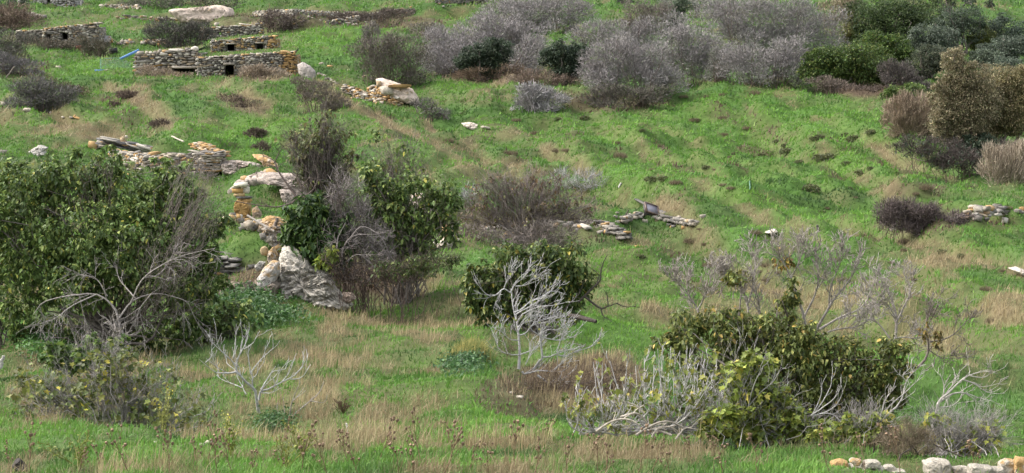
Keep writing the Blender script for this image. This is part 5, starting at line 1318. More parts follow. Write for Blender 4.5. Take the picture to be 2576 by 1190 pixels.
spire('bare_tree', 'slender bare tree standing alone right of the broad leafy shrub', yH, [([(2248, 920), (2252, 860), (2255, 800), (2245, 760), (2230, 720), (2222, 690)], 6, 1.3), ([(2255, 810), (2275, 770), (2290, 730), (2285, 700)], 3.5, 1.1), ([(2245, 860), (2215, 820), (2195, 800), (2175, 760)], 3, 1.1), ([(2255, 800), (2235, 770), (2210, 750)], 3, 1), ([(2252, 850), (2290, 850), (2310, 870)], 2.6, 1)], ((12, 50, .65, .25), (5, 24, .7, .2), (2, 12, .7, .2)))
spire('bare_tree', 'gnarled dark limb with a clump of rusty leaves at the right of the bare trees', yH - .6, [([(2265, 950), (2300, 930), (2330, 900), (2335, 860), (2328, 820), (2340, 780), (2352, 760)], 6, 1.4), ([(2335, 860), (2370, 855), (2400, 840), (2425, 815), (2440, 800)], 3, 1), ([(2330, 830), (2345, 800), (2360, 770)], 2.6, 1), ([(2335, 880), (2370, 900), (2410, 900)], 2.4, 1)], ((8, 42, .6, .15), (4, 20, .7, .15), (2, 11, .7, .2)), col=(.20, .17, .145))
bush('leaf_tuft', 'rusty leaf clump hanging on the gnarled dark limb', 'foliage', 2350, yH - .7, [(2340, 835, 26, 22), (2355, 865, 22, 16), (2330, 810, 14, 14)], 240, 9 * S(yG), [(.16, .11, .04), (.12, .11, .03), (.30, .19, .05)], [.4, .4, .2], clump=8, nlimb=6, limb_r=.006, twig=1, base=P(0, 890, yH)[2])
# fig bush in the right foreground
yI = gy(1640, 1106) - .6
LF = fan(1480, 1760, 1092, (1640, 970, 200, 95), 40) + fan(1560, 1760, 1092, (1700, 930, 110, 60), 24) + fan(1440, 1560, 1095, (1480, 1030, 90, 50), 16) + fan(1650, 1800, 1090, (1800, 1010, 70, 60), 16)
bare('fig_bush', 'wide fig bush of pale bare upswept stems in front of the broad leafy shrub', 'fig bush', yI, LF, (.50, .475, .455), twigs=((4, 44, .4, .35), (2, 22, .5, .3)), leaf=(900, 15 * S(yI), L_FIG, W_FIG), dspread=.9, n=10, sides=5, rs=1.6, tw=.85)
bush('fig_bush', 'yellow green leafy fig shoots in the right foreground, right of the pale bare stems', 'fig bush', 1900, yI - .4,
     [(1860, 960, 60, 40), (1920, 980, 70, 40), (1960, 1040, 80, 40), (1880, 1060, 90, 40), (1960, 1090, 100, 24), (2050, 1080, 60, 30), (1800, 1080, 60, 30), (1900, 910, 50, 26)], 3600, 15 * S(yI), L_FIG, W_FIG, clump=4, cs=.22, nlimb=60, limb_r=.0045, bark=(.38, .355, .335), twig=3, tl=.26, tmpl=FIG, droop=.15, bare=60, tw_up=.35)
bare('bare_twigs', 'pale fan of bare fig stems leaning right in front of the dark foliage', 'fig tree', yI - .6, [([(2040, 1045), (2070, 1025), (2100, 1000), (2118, 970)], 3, 1), ([(2045, 1048), (2090, 1030), (2110, 1010), (2120, 985)], 2.6, 1), ([(2040, 1045), (2085, 1040), (2110, 1055), (2120, 1075)], 2.2, .9), ([(2045, 1040), (2060, 1010), (2068, 980), (2065, 950)], 2.4, .9), ([(2050, 1040), (2075, 1000), (2090, 970), (2092, 945)], 2.2, .9)], (.46, .44, .42), twigs=((3, 36, .4, .25),))
bare('bare_twigs', 'pale upright fig stems at the left of the yellow green fig shoots', 'fig tree', yI - .5, [([(1880, 1040), (1890, 990), (1905, 950), (1920, 920)], 3, 1), ([(1885, 1020), (1915, 985), (1945, 960), (1965, 925)], 3, 1), ([(1880, 1040), (1930, 1010), (1970, 985), (1985, 960)], 2.6, 1), ([(1880, 1030), (1870, 980), (1885, 940), (1880, 915)], 2.4, 1)], (.44, .42, .40), twigs=((3, 34, .4, .25),))
bare('gnarled_wood', 'twisted thick pale trunks on the ground under the wide fig bush', 'dead branches', yI - .9, [([(1500, 1085), (1540, 1060), (1580, 1055), (1610, 1070)], 6, 3), ([(1560, 1050), (1600, 1040), (1620, 1055), (1640, 1080)], 6, 3), ([(1600, 1095), (1640, 1070), (1680, 1060), (1720, 1075)], 6, 3), ([(1700, 1105), (1720, 1080), (1740, 1075)], 5, 2.5), ([(1620, 1040), (1600, 1020), (1570, 1010)], 4, 2), ([(1640, 1100), (1655, 1080), (1690, 1075), (1730, 1105)], 5, 2), ([(1690, 1095), (1660, 1085), (1640, 1092)], 5, 3)], (.42, .37, .30), twigs=((4, 40, .7, .3),))
# right edge figs
bare('white_fig_tree', 'pale leaning dead fig with branches swept to the right, lower right corner', 'fig tree', yI + .8, [([(2345, 1075), (2355, 1040), (2362, 1010), (2390, 985), (2420, 955), (2450, 940), (2475, 935)], 7, 1.5), ([(2362, 1012), (2400, 990), (2430, 990), (2460, 1000), (2500, 1010)], 4.5, 1.2), ([(2420, 955), (2450, 965), (2480, 985), (2505, 990)], 3.5, 1), ([(2372, 1000), (2375, 970), (2365, 940)], 3.5, 1.2), ([(2380, 990), (2395, 970), (2410, 950)], 3, 1), ([(2440, 945), (2470, 950), (2490, 940), (2488, 920)], 2.6, .9), ([(2430, 990), (2455, 1010), (2450, 1040)], 2.4, 1), ([(2365, 1025), (2395, 1020), (2420, 1000)], 3, 1)], (.45, .41, .37), twigs=((5, 42, .5, .1), (2, 20, .6, .1)), bias=(.1, 0, 0))
bare('bare_twigs', 'two pale bare stems leaning right beside the dark foliage end', 'fig tree', yI + .6, [([(2215, 1045), (2250, 1010), (2280, 985), (2300, 965), (2325, 945)], 3.4, 1), ([(2225, 1050), (2265, 1010), (2280, 960), (2298, 935)], 4, 1.4), ([(2215, 1050), (2225, 1010), (2245, 980), (2255, 950)], 2.6, 1), ([(2280, 960), (2272, 945), (2290, 925)], 2.4, 1)], (.44, .41, .38), twigs=((5, 36, .6, .2), (2, 16, .6, .2)))
bush('fig_bush', 'sparse fig shoots with yellowed leaves at the lower right corner', 'fig bush', 2420, yI - 1, [(2400, 1090, 60, 36), (2460, 1110, 60, 40), (2480, 1080, 50, 30), (2360, 1060, 40, 26)], 260, 14 * S(yI), L_FIG, [.3, .2, .25, .15, .1], clump=3, cs=.25, nlimb=60, limb_r=.008, bark=(.33, .30, .28), twig=3, tl=.26, tmpl=FIG, droop=.2, bare=110, tw_up=.2)
bush('fig_bush', 'green fig shoots between the dark foliage and the round dry bush', 'fig bush', 2190, yI - .8, [(2140, 1080, 50, 26), (2210, 1060, 40, 26), (2100, 1100, 60, 20), (2220, 1110, 30, 24)], 900, 14 * S(yI), L_FIG, W_FIG, clump=4, cs=.24, nlimb=40, limb_r=.004, bark=(.36, .33, .31), twig=3, tl=.22, tmpl=FIG, droop=.15, bare=30, tw_up=.3)
twigdome('dry_bush', 'round fuzzy dry bush in front of the dead fig at the lower right', 'dry bush', 2285, yw + 1.2, [(2285, 1100, 50, 46), (2260, 1120, 46, 36), (2320, 1120, 40, 36)], 3600, (.21, .165, .115), .30, .30, inner=6, up=.5, cv=.25, inc=(.10, .08, .065))
# ------------------------------------------------------------------ thickets and trees of the upper slope
def gthick(label, lobes, n, by=None, col=C_GREY, wid=.5, lng=.27, name='grey_thicket', cat='thicket', **k):
    cx = np.mean([l[0] for l in lobes]); byy = by or max(l[1] + l[3] for l in lobes)
    y = float(march(cx, byy, hsm)[0]) + max(l[2] for l in lobes) * S(150) * .25
    lobes = [(l[0], l[1], l[2] * 1.16, l[3] * 1.16) + tuple(l[4:]) for l in lobes]
    return twigdome(name, label, cat, cx, y, lobes, int(n * 3.2), col, lng, wid, **k)
GG = 'leafless grey thickets of the upper slope'
gthick('rounded grey leafless thicket just right of the brown leafed bush', [(1110, 120, 50, 45), (1160, 110, 50, 45), (1100, 150, 35, 30), (1150, 140, 50, 32)], 3400, 175, group=GG)
gthick('grey thicket ridge behind the left dark olive bush', [(1190, 85, 60, 38), (1250, 75, 60, 38), (1230, 110, 60, 40), (1310, 120, 40, 45), (1290, 95, 50, 36), (1340, 150, 34, 34), (1320, 85, 50, 34)], 4800, 170, group=GG)
gthick('long grey thicket running up towards the top edge, left of the upper clearing', [(1280, 40, 70, 34), (1350, 30, 70, 34), (1420, 25, 60, 34), (1460, 30, 40, 28), (1330, 62, 60, 28), (1400, 55, 50, 26)], 5000, 95, group=GG)
gthick('grey scrub strip at the top edge left of centre', [(1250, 12, 40, 16), (1310, 6, 50, 16), (1400, 2, 50, 14)], 1200, 30, group=GG)
gthick('dome shaped light grey thicket right of the right dark olive bush', [(1540, 150, 70, 50), (1600, 160, 70, 55), (1510, 190, 50, 36), (1580, 200, 80, 40), (1650, 185, 50, 40), (1560, 125, 60, 36), (1490, 150, 40, 30), (1690, 200, 40, 30)], 6400, 238, group=GG, inner=60)
gthick('grey thicket on the slope above the light grey dome', [(1500, 90, 60, 30), (1560, 95, 60, 34), (1620, 110, 50, 40), (1450, 105, 40, 22), (1660, 90, 50, 40), (1540, 70, 50, 24)], 3600, 140, group=GG)
gthick('grey thicket with olive undergrowth leaning right at the head of the lawn tongue', [(1700, 110, 40, 40), (1740, 105, 50, 36), (1790, 135, 50, 40), (1720, 150, 60, 40), (1770, 165, 50, 30)], 3800, 205, group=GG, leaf=400, lcols=L_OLIVE, lw=W_OLIVE, lsize=.16)
gthick('pale wispy thicket at the tip of the lawn tongue', [(1815, 160, 30, 34), (1800, 185, 30, 24)], 900, 208, col=(.25, .235, .21), group=GG)
gthick('huge dome of grey thicket filling the top right of centre', [(1790, 60, 80, 45), (1860, 50, 80, 45), (1940, 55, 80, 50), (2010, 60, 70, 60), (2060, 85, 60, 60), (1960, 110, 90, 50), (1880, 110, 80, 50), (1850, 20, 90, 30), (1970, 15, 80, 30), (2090, 120, 40, 40)], 9000, 160, group=GG, inner=80)
gthick('front flank of the huge grey dome, reaching down to the lawn', [(1900, 150, 50, 40), (1950, 165, 50, 40), (2000, 170, 50, 42), (1985, 140, 50, 40), (1850, 140, 40, 30), (2010, 200, 26, 20), (1840, 165, 40, 30), (1900, 185, 50, 30)], 4600, 222, group=GG)
gthick('rounded brownish grey thicket between the upper clearing and the huge dome', [(1600, 40, 40, 34), (1640, 50, 40, 40), (1600, 75, 36, 26)], 2200, 100, col=(.21, .175, .155), group=GG)
gthick('grey thicket cut by the top edge right of the huge dome', [(1760, 8, 50, 22), (1700, 6, 40, 18)], 900, 40, group=GG)
gthick('tan and white barked thicket between the huge grey dome and the green trees', [(2100, 30, 40, 34), (2130, 20, 40, 30), (2120, 60, 36, 26)], 1700, 105, col=(.30, .24, .17), group=GG, cv=.3)
gthick('brown shaded underbrush below the left dark olive bush', [(1230, 185, 60, 16), (1180, 190, 40, 14), (1290, 180, 40, 16)], 700, 204, col=(.24, .17, .12), lng=.4)
gthick('brown underbrush below the right dark olive bush', [(1360, 200, 60, 20), (1420, 215, 60, 22), (1330, 190, 40, 16)], 900, 228, col=(.21, .155, .12), lng=.4)
gthick('dark tangled scrub at the foot of the light grey dome', [(1500, 250, 60, 18), (1570, 245, 70, 20), (1640, 235, 50, 20), (1540, 230, 50, 16)], 1500, 268, col=(.13, .115, .095), lng=.4, leaf=500, lcols=L_GREEN, lw=W_GREEN, lsize=.13)
gthick('low grey thicket linking the round brown bush to the grey ridge', [(1080, 150, 40, 30), (1120, 165, 40, 26), (1165, 140, 50, 30), (1310, 165, 40, 30), (1345, 130, 40, 40)], 3000, 186, group=GG)
gthick('brown leafed round bush above the lichened outcrop', [(960, 140, 66, 46), (1010, 135, 60, 45), (1050, 160, 46, 40), (980, 180, 70, 36), (940, 120, 40, 30), (1040, 195, 40, 18)], 3600, 222, col=(.175, .15, .13), leaf=1500, lcols=[(.085, .085, .035), (.12, .105, .05), (.06, .06, .03)], lw=[.4, .3, .3], lsize=.17, name='brown_bush', cat='bush')
gthick('grey stub of a dead bush above the brown leafed round bush', [(935, 75, 16, 18), (925, 95, 12, 14)], 300, 108, col=(.23, .20, .185), lng=.5, name='dead_bush', cat='dead bush')
gthick('low grey scrub between the round bush and the grey thicket', [(1060, 78, 40, 14), (1090, 70, 26, 12)], 420, 92, col=(.20, .18, .15), lng=.4)
gthick('bleached dead bush like a spilled heap of twigs, in the lawn below the olives', [(1340, 245, 40, 26), (1380, 255, 44, 24), (1320, 262, 30, 16), (1365, 235, 30, 18)], 900, 282, col=(.34, .315, .31), wid=.75, lng=.6, name='pale_dead_bush', cat='dead bush', inner=60, inc=(.30, .27, .26))
gthick('grey brown brush clinging to the fallen grey log below the outcrop', [(1090, 280, 28, 14), (1115, 290, 24, 13), (1070, 262, 24, 16)], 520, 305, col=(.15, .135, .125), lng=.35)
gthick('dark round scrub between the upper stone walls and the big pale boulder', [(430, 85, 50, 28), (480, 95, 40, 30), (400, 70, 36, 20), (500, 80, 30, 24)], 1600, 122, col=(.12, .11, .095), lng=.5, leaf=600, lcols=L_OLIVE, lw=W_OLIVE, lsize=.15)
gthick('spreading bramble fan right of the uppermost stone wall', [(700, 52, 36, 22), (740, 56, 34, 18), (670, 60, 20, 14)], 800, 74, col=(.16, .125, .11), lng=.55)
gthick('bramble strip along the terrace wall at the top, right of the bramble fan', [(800, 48, 50, 12), (870, 44, 50, 12), (940, 40, 50, 12), (1000, 32, 40, 12)], 1300, 60, col=(.15, .12, .10), lng=.4)
gthick('olive and grey scrub along the top edge above the big pale boulder', [(400, 8, 60, 12), (480, 6, 60, 12), (560, 6, 60, 12), (340, 6, 40, 10)], 1000, 20, col=(.15, .145, .11), lng=.4, leaf=700, lcols=L_OLIVE, lw=W_OLIVE, lsize=.16)
gthick('pinkish brown brush at the foot of the doorway hut, right of its door', [(650, 180, 34, 12), (685, 184, 36, 12), (620, 186, 20, 8)], 700, 196, col=(.37, .295, .22), lng=.45, up=.7, cv=.2)
gthick('pinkish dry brush at the foot of the half fallen hut', [(370, 180, 26, 12), (410, 184, 30, 9), (460, 190, 34, 6)], 460, 196, col=(.36, .285, .21), lng=.4, up=.7)
gthick('olive scrub in front of the grey ruin and its red tub', [(235, 118, 26, 20), (262, 124, 22, 18), (205, 100, 16, 10)], 620, 142, col=(.15, .13, .09), lng=.4, leaf=300, lcols=L_OLIVE, lw=W_OLIVE, lsize=.14)
gthick('dry scrub at the foot of the grey ruin', [(140, 112, 34, 12), (180, 112, 26, 12), (80, 108, 40, 12), (100, 118, 26, 8)], 800, 126, col=(.17, .145, .11), lng=.35)
gthick('reddish and grey brush at the left edge beside the stone heap', [(20, 40, 50, 22), (60, 50, 50, 18), (10, 70, 50, 22), (30, 22, 40, 16)], 1700, 92, col=(.22, .165, .125), lng=.45, cv=.3)
gthick('dark evergreen scrub below the grey ruin at the left edge', [(20, 100, 50, 26), (-10, 130, 50, 30), (30, 130, 40, 20)], 1000, 155, col=(.13, .12, .10), lng=.4, leaf=700, lcols=L_OLIVE, lw=W_OLIVE, lsize=.14)
gthick('smoky grey brush at the left edge beside the leaning pole', [(20, 160, 40, 22), (60, 168, 36, 18), (80, 188, 26, 14)], 1000, 198, col=(.19, .175, .17), lng=.4)
gthick('grey and dark green shrub on the left terrace slope', [(90, 220, 50, 30), (130, 240, 50, 30), (70, 250, 46, 24), (160, 265, 44, 24), (110, 270, 50, 20)], 2200, 290, col=(.165, .155, .145), lng=.45, leaf=1700, lcols=L_DARK[:3], lw=[.4, .4, .2], lsize=.12, name='grey_shrub', cat='shrub')
gthick('brown bracken patch right of the leaning pole', [(150, 215, 36, 12), (190, 228, 36, 10), (110, 202, 30, 10)], 620, 242, col=(.13, .10, .065), lng=.3)
for lb, lob, by in [('dark brown clump on the terrace line below the blue pipes', [(320, 236, 26, 9), (345, 243, 20, 8)], 252), ('reddish dark clump below the terrace line, left', [(285, 265, 14, 8)], 276), ('grey brown clump on the lawn above the turf mound', [(405, 308, 22, 9), (425, 316, 18, 7)], 324),
                    ('brown scrub ridge in the lawn below the doorway hut', [(580, 245, 34, 10), (610, 258, 34, 11), (640, 272, 26, 10)], 284), ('faint brown clump on the lawn right of the turf mound', [(640, 336, 30, 9)], 346), ('twiggy grey clump above the sloping pale slab', [(660, 372, 22, 14)], 388)]:
    gthick(lb, lob, 420, by, col=(.135, .10, .08), lng=.3, name='scrub_clump', cat='scrub')
gthick('brown thorny scrub along the spur crest below the smooth grey boulder', [(790, 225, 40, 20), (830, 248, 36, 20), (760, 208, 24, 12), (860, 265, 24, 12)], 1100, 285, col=(.20, .165, .135), lng=.4)
gthick('purple grey thicket on the lawn at the right', [(2235, 525, 34, 24), (2280, 530, 40, 30), (2330, 545, 40, 26), (2350, 565, 46, 28), (2260, 555, 40, 24), (2400, 552, 36, 18), (2300, 570, 30, 18)], 3000, 596, col=(.155, .122, .115), lng=.45, cv=.25)
gthick('tan grey reed bank at the edge of the right hand trees', [(2270, 285, 40, 45), (2320, 290, 44, 50), (2350, 310, 36, 40), (2290, 320, 50, 36)], 3200, 358, col=(.335, .26, .19), lng=.6, up=.9, cv=.2, name='reed_bank', cat='reeds', inner=20)
gthick('pale reeds at the right edge below the trees', [(2510, 425, 34, 46), (2550, 420, 40, 50), (2600, 430, 30, 46)], 2200, 470, col=(.40, .33, .25), lng=.7, up=1.1, cv=.2, name='reed_bank', cat='reeds', inner=16)
gthick('dark brush and dead branches under the drooping rusty tree', [(2360, 380, 50, 30), (2420, 400, 46, 32), (2450, 425, 40, 18), (2300, 375, 50, 22), (2560, 390, 50, 30)], 2000, 442, col=(.105, .085, .075), lng=.4, leaf=500, lcols=L_OLIVE, lw=W_OLIVE, lsize=.16)
gthick('grey brown brush under the broad green trees', [(2120, 222, 50, 14), (2180, 230, 50, 12), (2070, 205, 36, 12), (2210, 225, 36, 12)], 1000, 244, col=(.19, .15, .125), lng=.35)
gthick('dark leafless bush between the green trees and the rusty tree', [(2270, 195, 40, 30), (2300, 215, 36, 24), (2230, 175, 26, 20)], 1400, 240, col=(.13, .11, .10), lng=.4)

def gcrown(label, lobes, n, by, cols, wts, size=.26, name='evergreen_tree', cat='tree', **k):
    lobes = [(l[0], l[1], l[2] * 1.14, l[3] * 1.14) for l in lobes]; cx = np.mean([l[0] for l in lobes]); y = float(march(cx, by, hsm)[0]) + max(l[2] for l in lobes) * S(150) * .3
    return crown(name, label, cat, cx, y, lobes, n, size, cols, wts, **k)
OD = [(.022, .036, .022), (.035, .052, .030), (.055, .075, .042), (.085, .105, .062)]
gcrown('dark olive bush with two domes, the left one of the pair above the lawn', [(1235, 120, 40, 25), (1260, 130, 35, 30), (1190, 148, 46, 24), (1230, 155, 50, 24), (1165, 155, 26, 16), (1225, 175, 50, 16)], 8500, 203, OD, [.3, .35, .25, .1], name='olive_bush', cat='olive bush')
gcrown('dark rounded olive bush, the right one of the pair above the lawn', [(1410, 135, 40, 26), (1420, 165, 40, 36), (1385, 140, 24, 22), (1445, 145, 30, 22), (1415, 190, 36, 20)], 8000, 220, OD, [.3, .35, .25, .1], name='olive_bush', cat='olive bush')
gcrown('small dark bush tucked between the right olive bush and the grey dome', [(1472, 132, 18, 20)], 1200, 158, OD, [.4, .35, .2, .05], name='olive_bush', cat='olive bush')
gcrown('dark green tree at the top edge between the brownish thicket and the huge dome', [(1690, 30, 30, 24), (1700, 55, 26, 26), (1720, 12, 30, 16)], 3600, 88, L_OLIVE, W_OLIVE)
gcrown('dark tip of a tree at the top edge above the upper clearing', [(1570, 2, 24, 12)], 700, 16, OD, [.3, .35, .25, .1])
gcrown('dark evergreen tree at the top left corner', [(15, 12, 34, 18), (-10, 30, 30, 20), (60, 4, 16, 10)], 2400, 44, OD, [.35, .35, .2, .1])
gcrown('yellow green tree behind the tan thicket, left of the tall green tree', [(2145, 75, 26, 36), (2150, 110, 24, 30)], 2600, 140, [(.10, .10, .03), (.075, .085, .028), (.14, .13, .045)], [.4, .4, .2])
gcrown('tall dark green tree behind the broad green tree', [(2230, 60, 60, 40), (2200, 85, 50, 36), (2280, 65, 50, 40), (2190, 40, 40, 30), (2240, 20, 50, 24), (2180, 110, 40, 30), (2310, 40, 36, 30)], 9000, 150, [(.026, .044, .016), (.044, .068, .022), (.07, .095, .03)], [.35, .4, .25], size=.3)
gcrown('broad green tree with yellow tinged leaves at the lawn edge', [(2080, 150, 46, 30), (2130, 140, 50, 34), (2190, 150, 56, 40), (2100, 180, 66, 30), (2170, 190, 60, 30), (2050, 165, 30, 30), (2230, 180, 36, 34)], 11000, 232, [(.036, .062, .016), (.058, .092, .022), (.09, .13, .03), (.13, .14, .035)], [.3, .36, .24, .1], size=.3, trunk_r=.16)
gcrown('bright green rounded tree above the broad green tree', [(2200, 115, 40, 34), (2250, 120, 40, 36), (2240, 150, 40, 30), (2270, 145, 30, 26)], 6500, 190, [(.036, .066, .016), (.058, .098, .022), (.09, .135, .03), (.13, .14, .035)], [.3, .36, .24, .1], size=.3)
OL = [(.050, .066, .046), (.075, .095, .066), (.11, .13, .092), (.15, .165, .125)]
gcrown('grey green olive tree with a domed crown, right of the bright green tree', [(2330, 90, 40, 28), (2375, 95, 36, 30), (2350, 115, 54, 30), (2310, 110, 30, 26)], 6500, 168, OL, [.3, .34, .24, .12], name='olive_tree', cat='olive tree')
gcrown('tall olive tree rising behind the domed olive tree', [(2400, 50, 44, 30), (2440, 45, 40, 34), (2430, 80, 46, 34), (2390, 75, 36, 26)], 6000, 140, [(.04, .056, .036), (.06, .08, .05), (.09, .11, .075)], [.35, .4, .25], name='olive_tree', cat='olive tree')
gcrown('yellow green tree squeezed between the olive trees', [(2470, 90, 30, 34), (2460, 115, 24, 22)], 2600, 140, [(.09, .105, .025), (.065, .082, .022), (.13, .13, .04)], [.4, .4, .2])
gcrown('wide dark olive tree at the right edge, topmost', [(2530, 75, 50, 32), (2570, 85, 40, 34), (2500, 95, 36, 26)], 5200, 130, [(.04, .058, .04), (.06, .082, .055), (.09, .115, .08)], [.35, .4, .25], name='olive_tree', cat='olive tree')
gcrown('large grey green olive tree at the right edge', [(2520, 125, 46, 30), (2560, 120, 36, 34), (2490, 130, 30, 20)], 4600, 172, OL, [.35, .36, .2, .09], name='olive_tree', cat='olive tree')
gcrown('small pale olive tree in front of the large one', [(2480, 145, 36, 20), (2505, 150, 26, 18), (2460, 150, 20, 16)], 2800, 176, [(.075, .098, .066), (.11, .135, .09), (.15, .17, .12)], [.35, .4, .25], name='olive_tree', cat='olive tree')
gcrown('dark cypress shaped bush at the top edge right', [(2385, 5, 22, 22), (2390, -15, 18, 20)], 1300, 36, OD, [.4, .35, .2, .05])
gcrown('little round dark bush alone on the pale grass at the top right', [(2488, 12, 13, 10)], 500, 24, OD, [.4, .35, .2, .05], size=.22, name='round_bush', cat='bush')
gcrown('small dark bush at the top edge right of the cypress shaped bush', [(2440, 2, 16, 8)], 400, 14, OD, [.4, .35, .2, .05], size=.22, name='round_bush', cat='bush')
gcrown('dark green tree filling the gap between the tall green tree and the top edge', [(2290, 10, 60, 26), (2200, 10, 50, 24), (2340, 30, 40, 30), (2150, 30, 30, 30)], 5000, 110, [(.03, .05, .02), (.05, .075, .026), (.08, .10, .036)], [.35, .4, .25])
gcrown('dark mixed bush under the olive trees, left of the rusty trees', [(2320, 165, 50, 28), (2380, 150, 40, 30), (2290, 190, 36, 22), (2350, 140, 50, 26)], 4600, 205, [(.045, .058, .036), (.07, .082, .048), (.10, .105, .066)], [.35, .4, .25], name='evergreen_bush', cat='bush')
gcrown('olive scrub between the large olive tree and the rusty trees at the right edge', [(2540, 170, 50, 26), (2490, 190, 40, 22), (2570, 200, 40, 30)], 4000, 226, OL, [.35, .36, .2, .09], name='olive_bush', cat='olive bush')
gcrown('tall drooping rusty tree at the right', [(2410, 180, 36, 40), (2420, 240, 44, 50), (2400, 300, 44, 50), (2440, 330, 44, 40), (2400, 140, 24, 26), (2410, 210, 44, 50), (2430, 280, 56, 60), (2450, 350, 40, 40), (2375, 250, 36, 50), (2460, 200, 40, 40), (2465, 260, 50, 60), (2370, 310, 36, 40)], 26000, 395, [(.21, .175, .105), (.165, .15, .085), (.25, .195, .125), (.115, .12, .058)], W_RUST, size=.17, name='rusty_tree', droop=.3, tmpl=DIAM)
gcrown('second drooping rusty tree at the right edge, yellower on top', [(2480, 230, 46, 40), (2530, 250, 50, 44), (2500, 290, 60, 46), (2560, 300, 40, 50), (2480, 330, 46, 40), (2520, 280, 60, 60), (2460, 270, 44, 50), (2560, 210, 50, 40), (2520, 200, 50, 40)], 28000, 400, [(.22, .185, .095), (.17, .155, .075), (.26, .20, .115), (.11, .115, .05)], [.3, .3, .2, .2], size=.17, name='rusty_tree', droop=.3, tmpl=DIAM)
gcrown('dark green bush at the foot of the rusty trees', [(2470, 360, 40, 22), (2440, 375, 30, 18)], 1800, 402, L_OLIVE, W_OLIVE, name='olive_bush', cat='olive bush')
gcrown('low green and yellow bush left of the rusty trees', [(2260, 235, 36, 20), (2300, 228, 30, 20), (2235, 240, 20, 12)], 2200, 258, L_GREEN, W_GREEN, name='green_bush', cat='bush')
# small shrubs dotted over the lawn: one model of each kind, copied
def tuftmodel(kind):
    m = MB(); n = 420
    d = rdir(n); d[:, 2] = np.abs(d[:, 2]); p = d * np.array([1, .8, .62]) * (U(.3, 1, n) ** .5)[:, None]
    if kind == 'leafy': leaves(m, p, .24, [(.075, .09, .036), (.105, .115, .045), (.14, .14, .06)], [.4, .35, .25], DIAM, 0, out=d * .8)
    else:
        blades(m, p * [1, 1, .3], U(.3, .75, n), np.full(n, .05), np.array([[.17, .135, .085]]) * np.exp(.3 * rng.normal(size=(n, 1))), .5)
    return m
spots = {'leafy': [(1470, 292, 18), (1980, 378, 26), (2050, 345, 14), (2062, 342, 14), (2040, 470, 28), (1640, 447, 20), (1668, 447, 16), (2128, 335, 14), (2085, 392, 22), (2130, 408, 14), (2165, 430, 18), (2010, 405, 14), (1955, 352, 16), (2060, 392, 18), (2190, 420, 12), (1610, 640, 14), (2150, 345, 24), (2420, 640, 16), (2370, 630, 16), (1750, 300, 14), (2190, 330, 14), (2440, 470, 14)],
         'dry': [(1350, 332, 18), (1400, 376, 16), (1425, 374, 18), (1650, 362, 16), (1285, 380, 20), (1560, 390, 20), (1640, 425, 12), (1720, 240, 14), (1780, 240, 12), (1820, 235, 14), (1690, 262, 14), (1745, 300, 16), (1130, 350, 14), (1700, 455, 20), (1300, 300, 16), (1490, 240, 20), (1900, 232, 18), (2330, 470, 24), (1790, 660, 26), (1740, 600, 26), (2280, 600, 26), (2380, 770, 20), (1900, 580, 20), (1930, 700, 18), (2100, 650, 20), (2480, 720, 22), (2120, 700, 24), (1840, 470, 16), (2500, 800, 26)]}
for _ in range(46):
    px, py = U(1250, 2540), U(290, 720)
    if 2200 < px and py < 470 or (1640 > px and 420 < py): continue
    spots['dry' if U(0, 1) < .7 else 'leafy'].append((px, py, U(8, 15)))
for kind, pts in spots.items():
    proto = None
    for px, py, r in pts:
        p = gp(px, py + r * .35); sc_ = r * S(p[1]) * U(.9, 1.1)
        if proto is None:
            o = proto = tuftmodel(kind).build('lawn_shrub' if kind == 'leafy' else 'dry_tuft', M_LEAF if kind == 'leafy' else M_GRASS, loc=np.zeros(3))
        else: o = proto.copy(); COL.objects.link(o)
        o.location = p - [0, 0, .03]; o.rotation_euler = (0, 0, U(0, 6.28)); o.scale = (sc_, sc_, sc_ * U(.75, 1.05))
        if kind == 'leafy': tag(o, 'small dark green cushion shrub dotted on the bright lawn', 'shrub', 'small dark shrubs dotted over the lawn')
        else: tag(o, 'small brown dry tuft standing in the bright lawn', 'dry tuft', 'brown dry tufts dotted over the lawn')
# ------------------------------------------------------------------ small things
def pole(name, label, cat, a, b, r, col, ya=None, yb=None, mat=None, sides=8, part=None, r2=None):
    ya = ya or gy(*a); yb = yb or ya
    p = np.array([P(a[0], a[1], ya), P(b[0], b[1], yb)]); q = spline(p, 6); q[1:-1] += rng.normal(size=(4, 3)) * r * .25
    m = MB(); tubes(m, q[None], np.linspace(r, r2 or r, 6)[None], col, sides, .03)
    # end caps
    for e in (0, 5):
        c = m.n; ring = m.V[0][e * sides:(e + 1) * sides]; m.add(ring, [list(range(sides))], col)
    return tag(m.build(name, mat or M_BARK, loc=p[0]), label, cat)
BLUE = (.13, .27, .56)
yb1 = gy(305, 152)
def beam(name, label, cat, a, b, ya, yb_, w, h, col, mat):
    p, q = P(*a, ya), P(*b, yb_); d = q - p; L = np.linalg.norm(d); d /= L; sd = nrm(np.cross(d, [0, 0, 1.])); up = np.cross(sd, d)
    M = np.stack([d, sd, up], 1); m = MB(); box(m, (0, -w / 2, -h / 2), (L, w / 2, h / 2), col, M, p)
    for k in (.001, L - .04): box(m, (k, -w / 2 - .012, -h / 2 - .012), (k + .04, w / 2 + .012, h / 2 + .012), tuple(c * .8 for c in col), M, p)
    return tag(m.build(name, mat, loc=p), label, cat)
beam('blue_beam', 'light blue painted beam leaning up against the half fallen hut', 'beam', (303, 148), (349, 126), yb1 - .5, yb1 + 1, .12, .2, BLUE, M_PLAIN)
beam('blue_beam', 'short light blue beam lying flat in the grass', 'beam', (238, 177.5), (262, 177), gy(250, 178), gy(250, 178) + .2, .15, .14, BLUE, M_PLAIN)
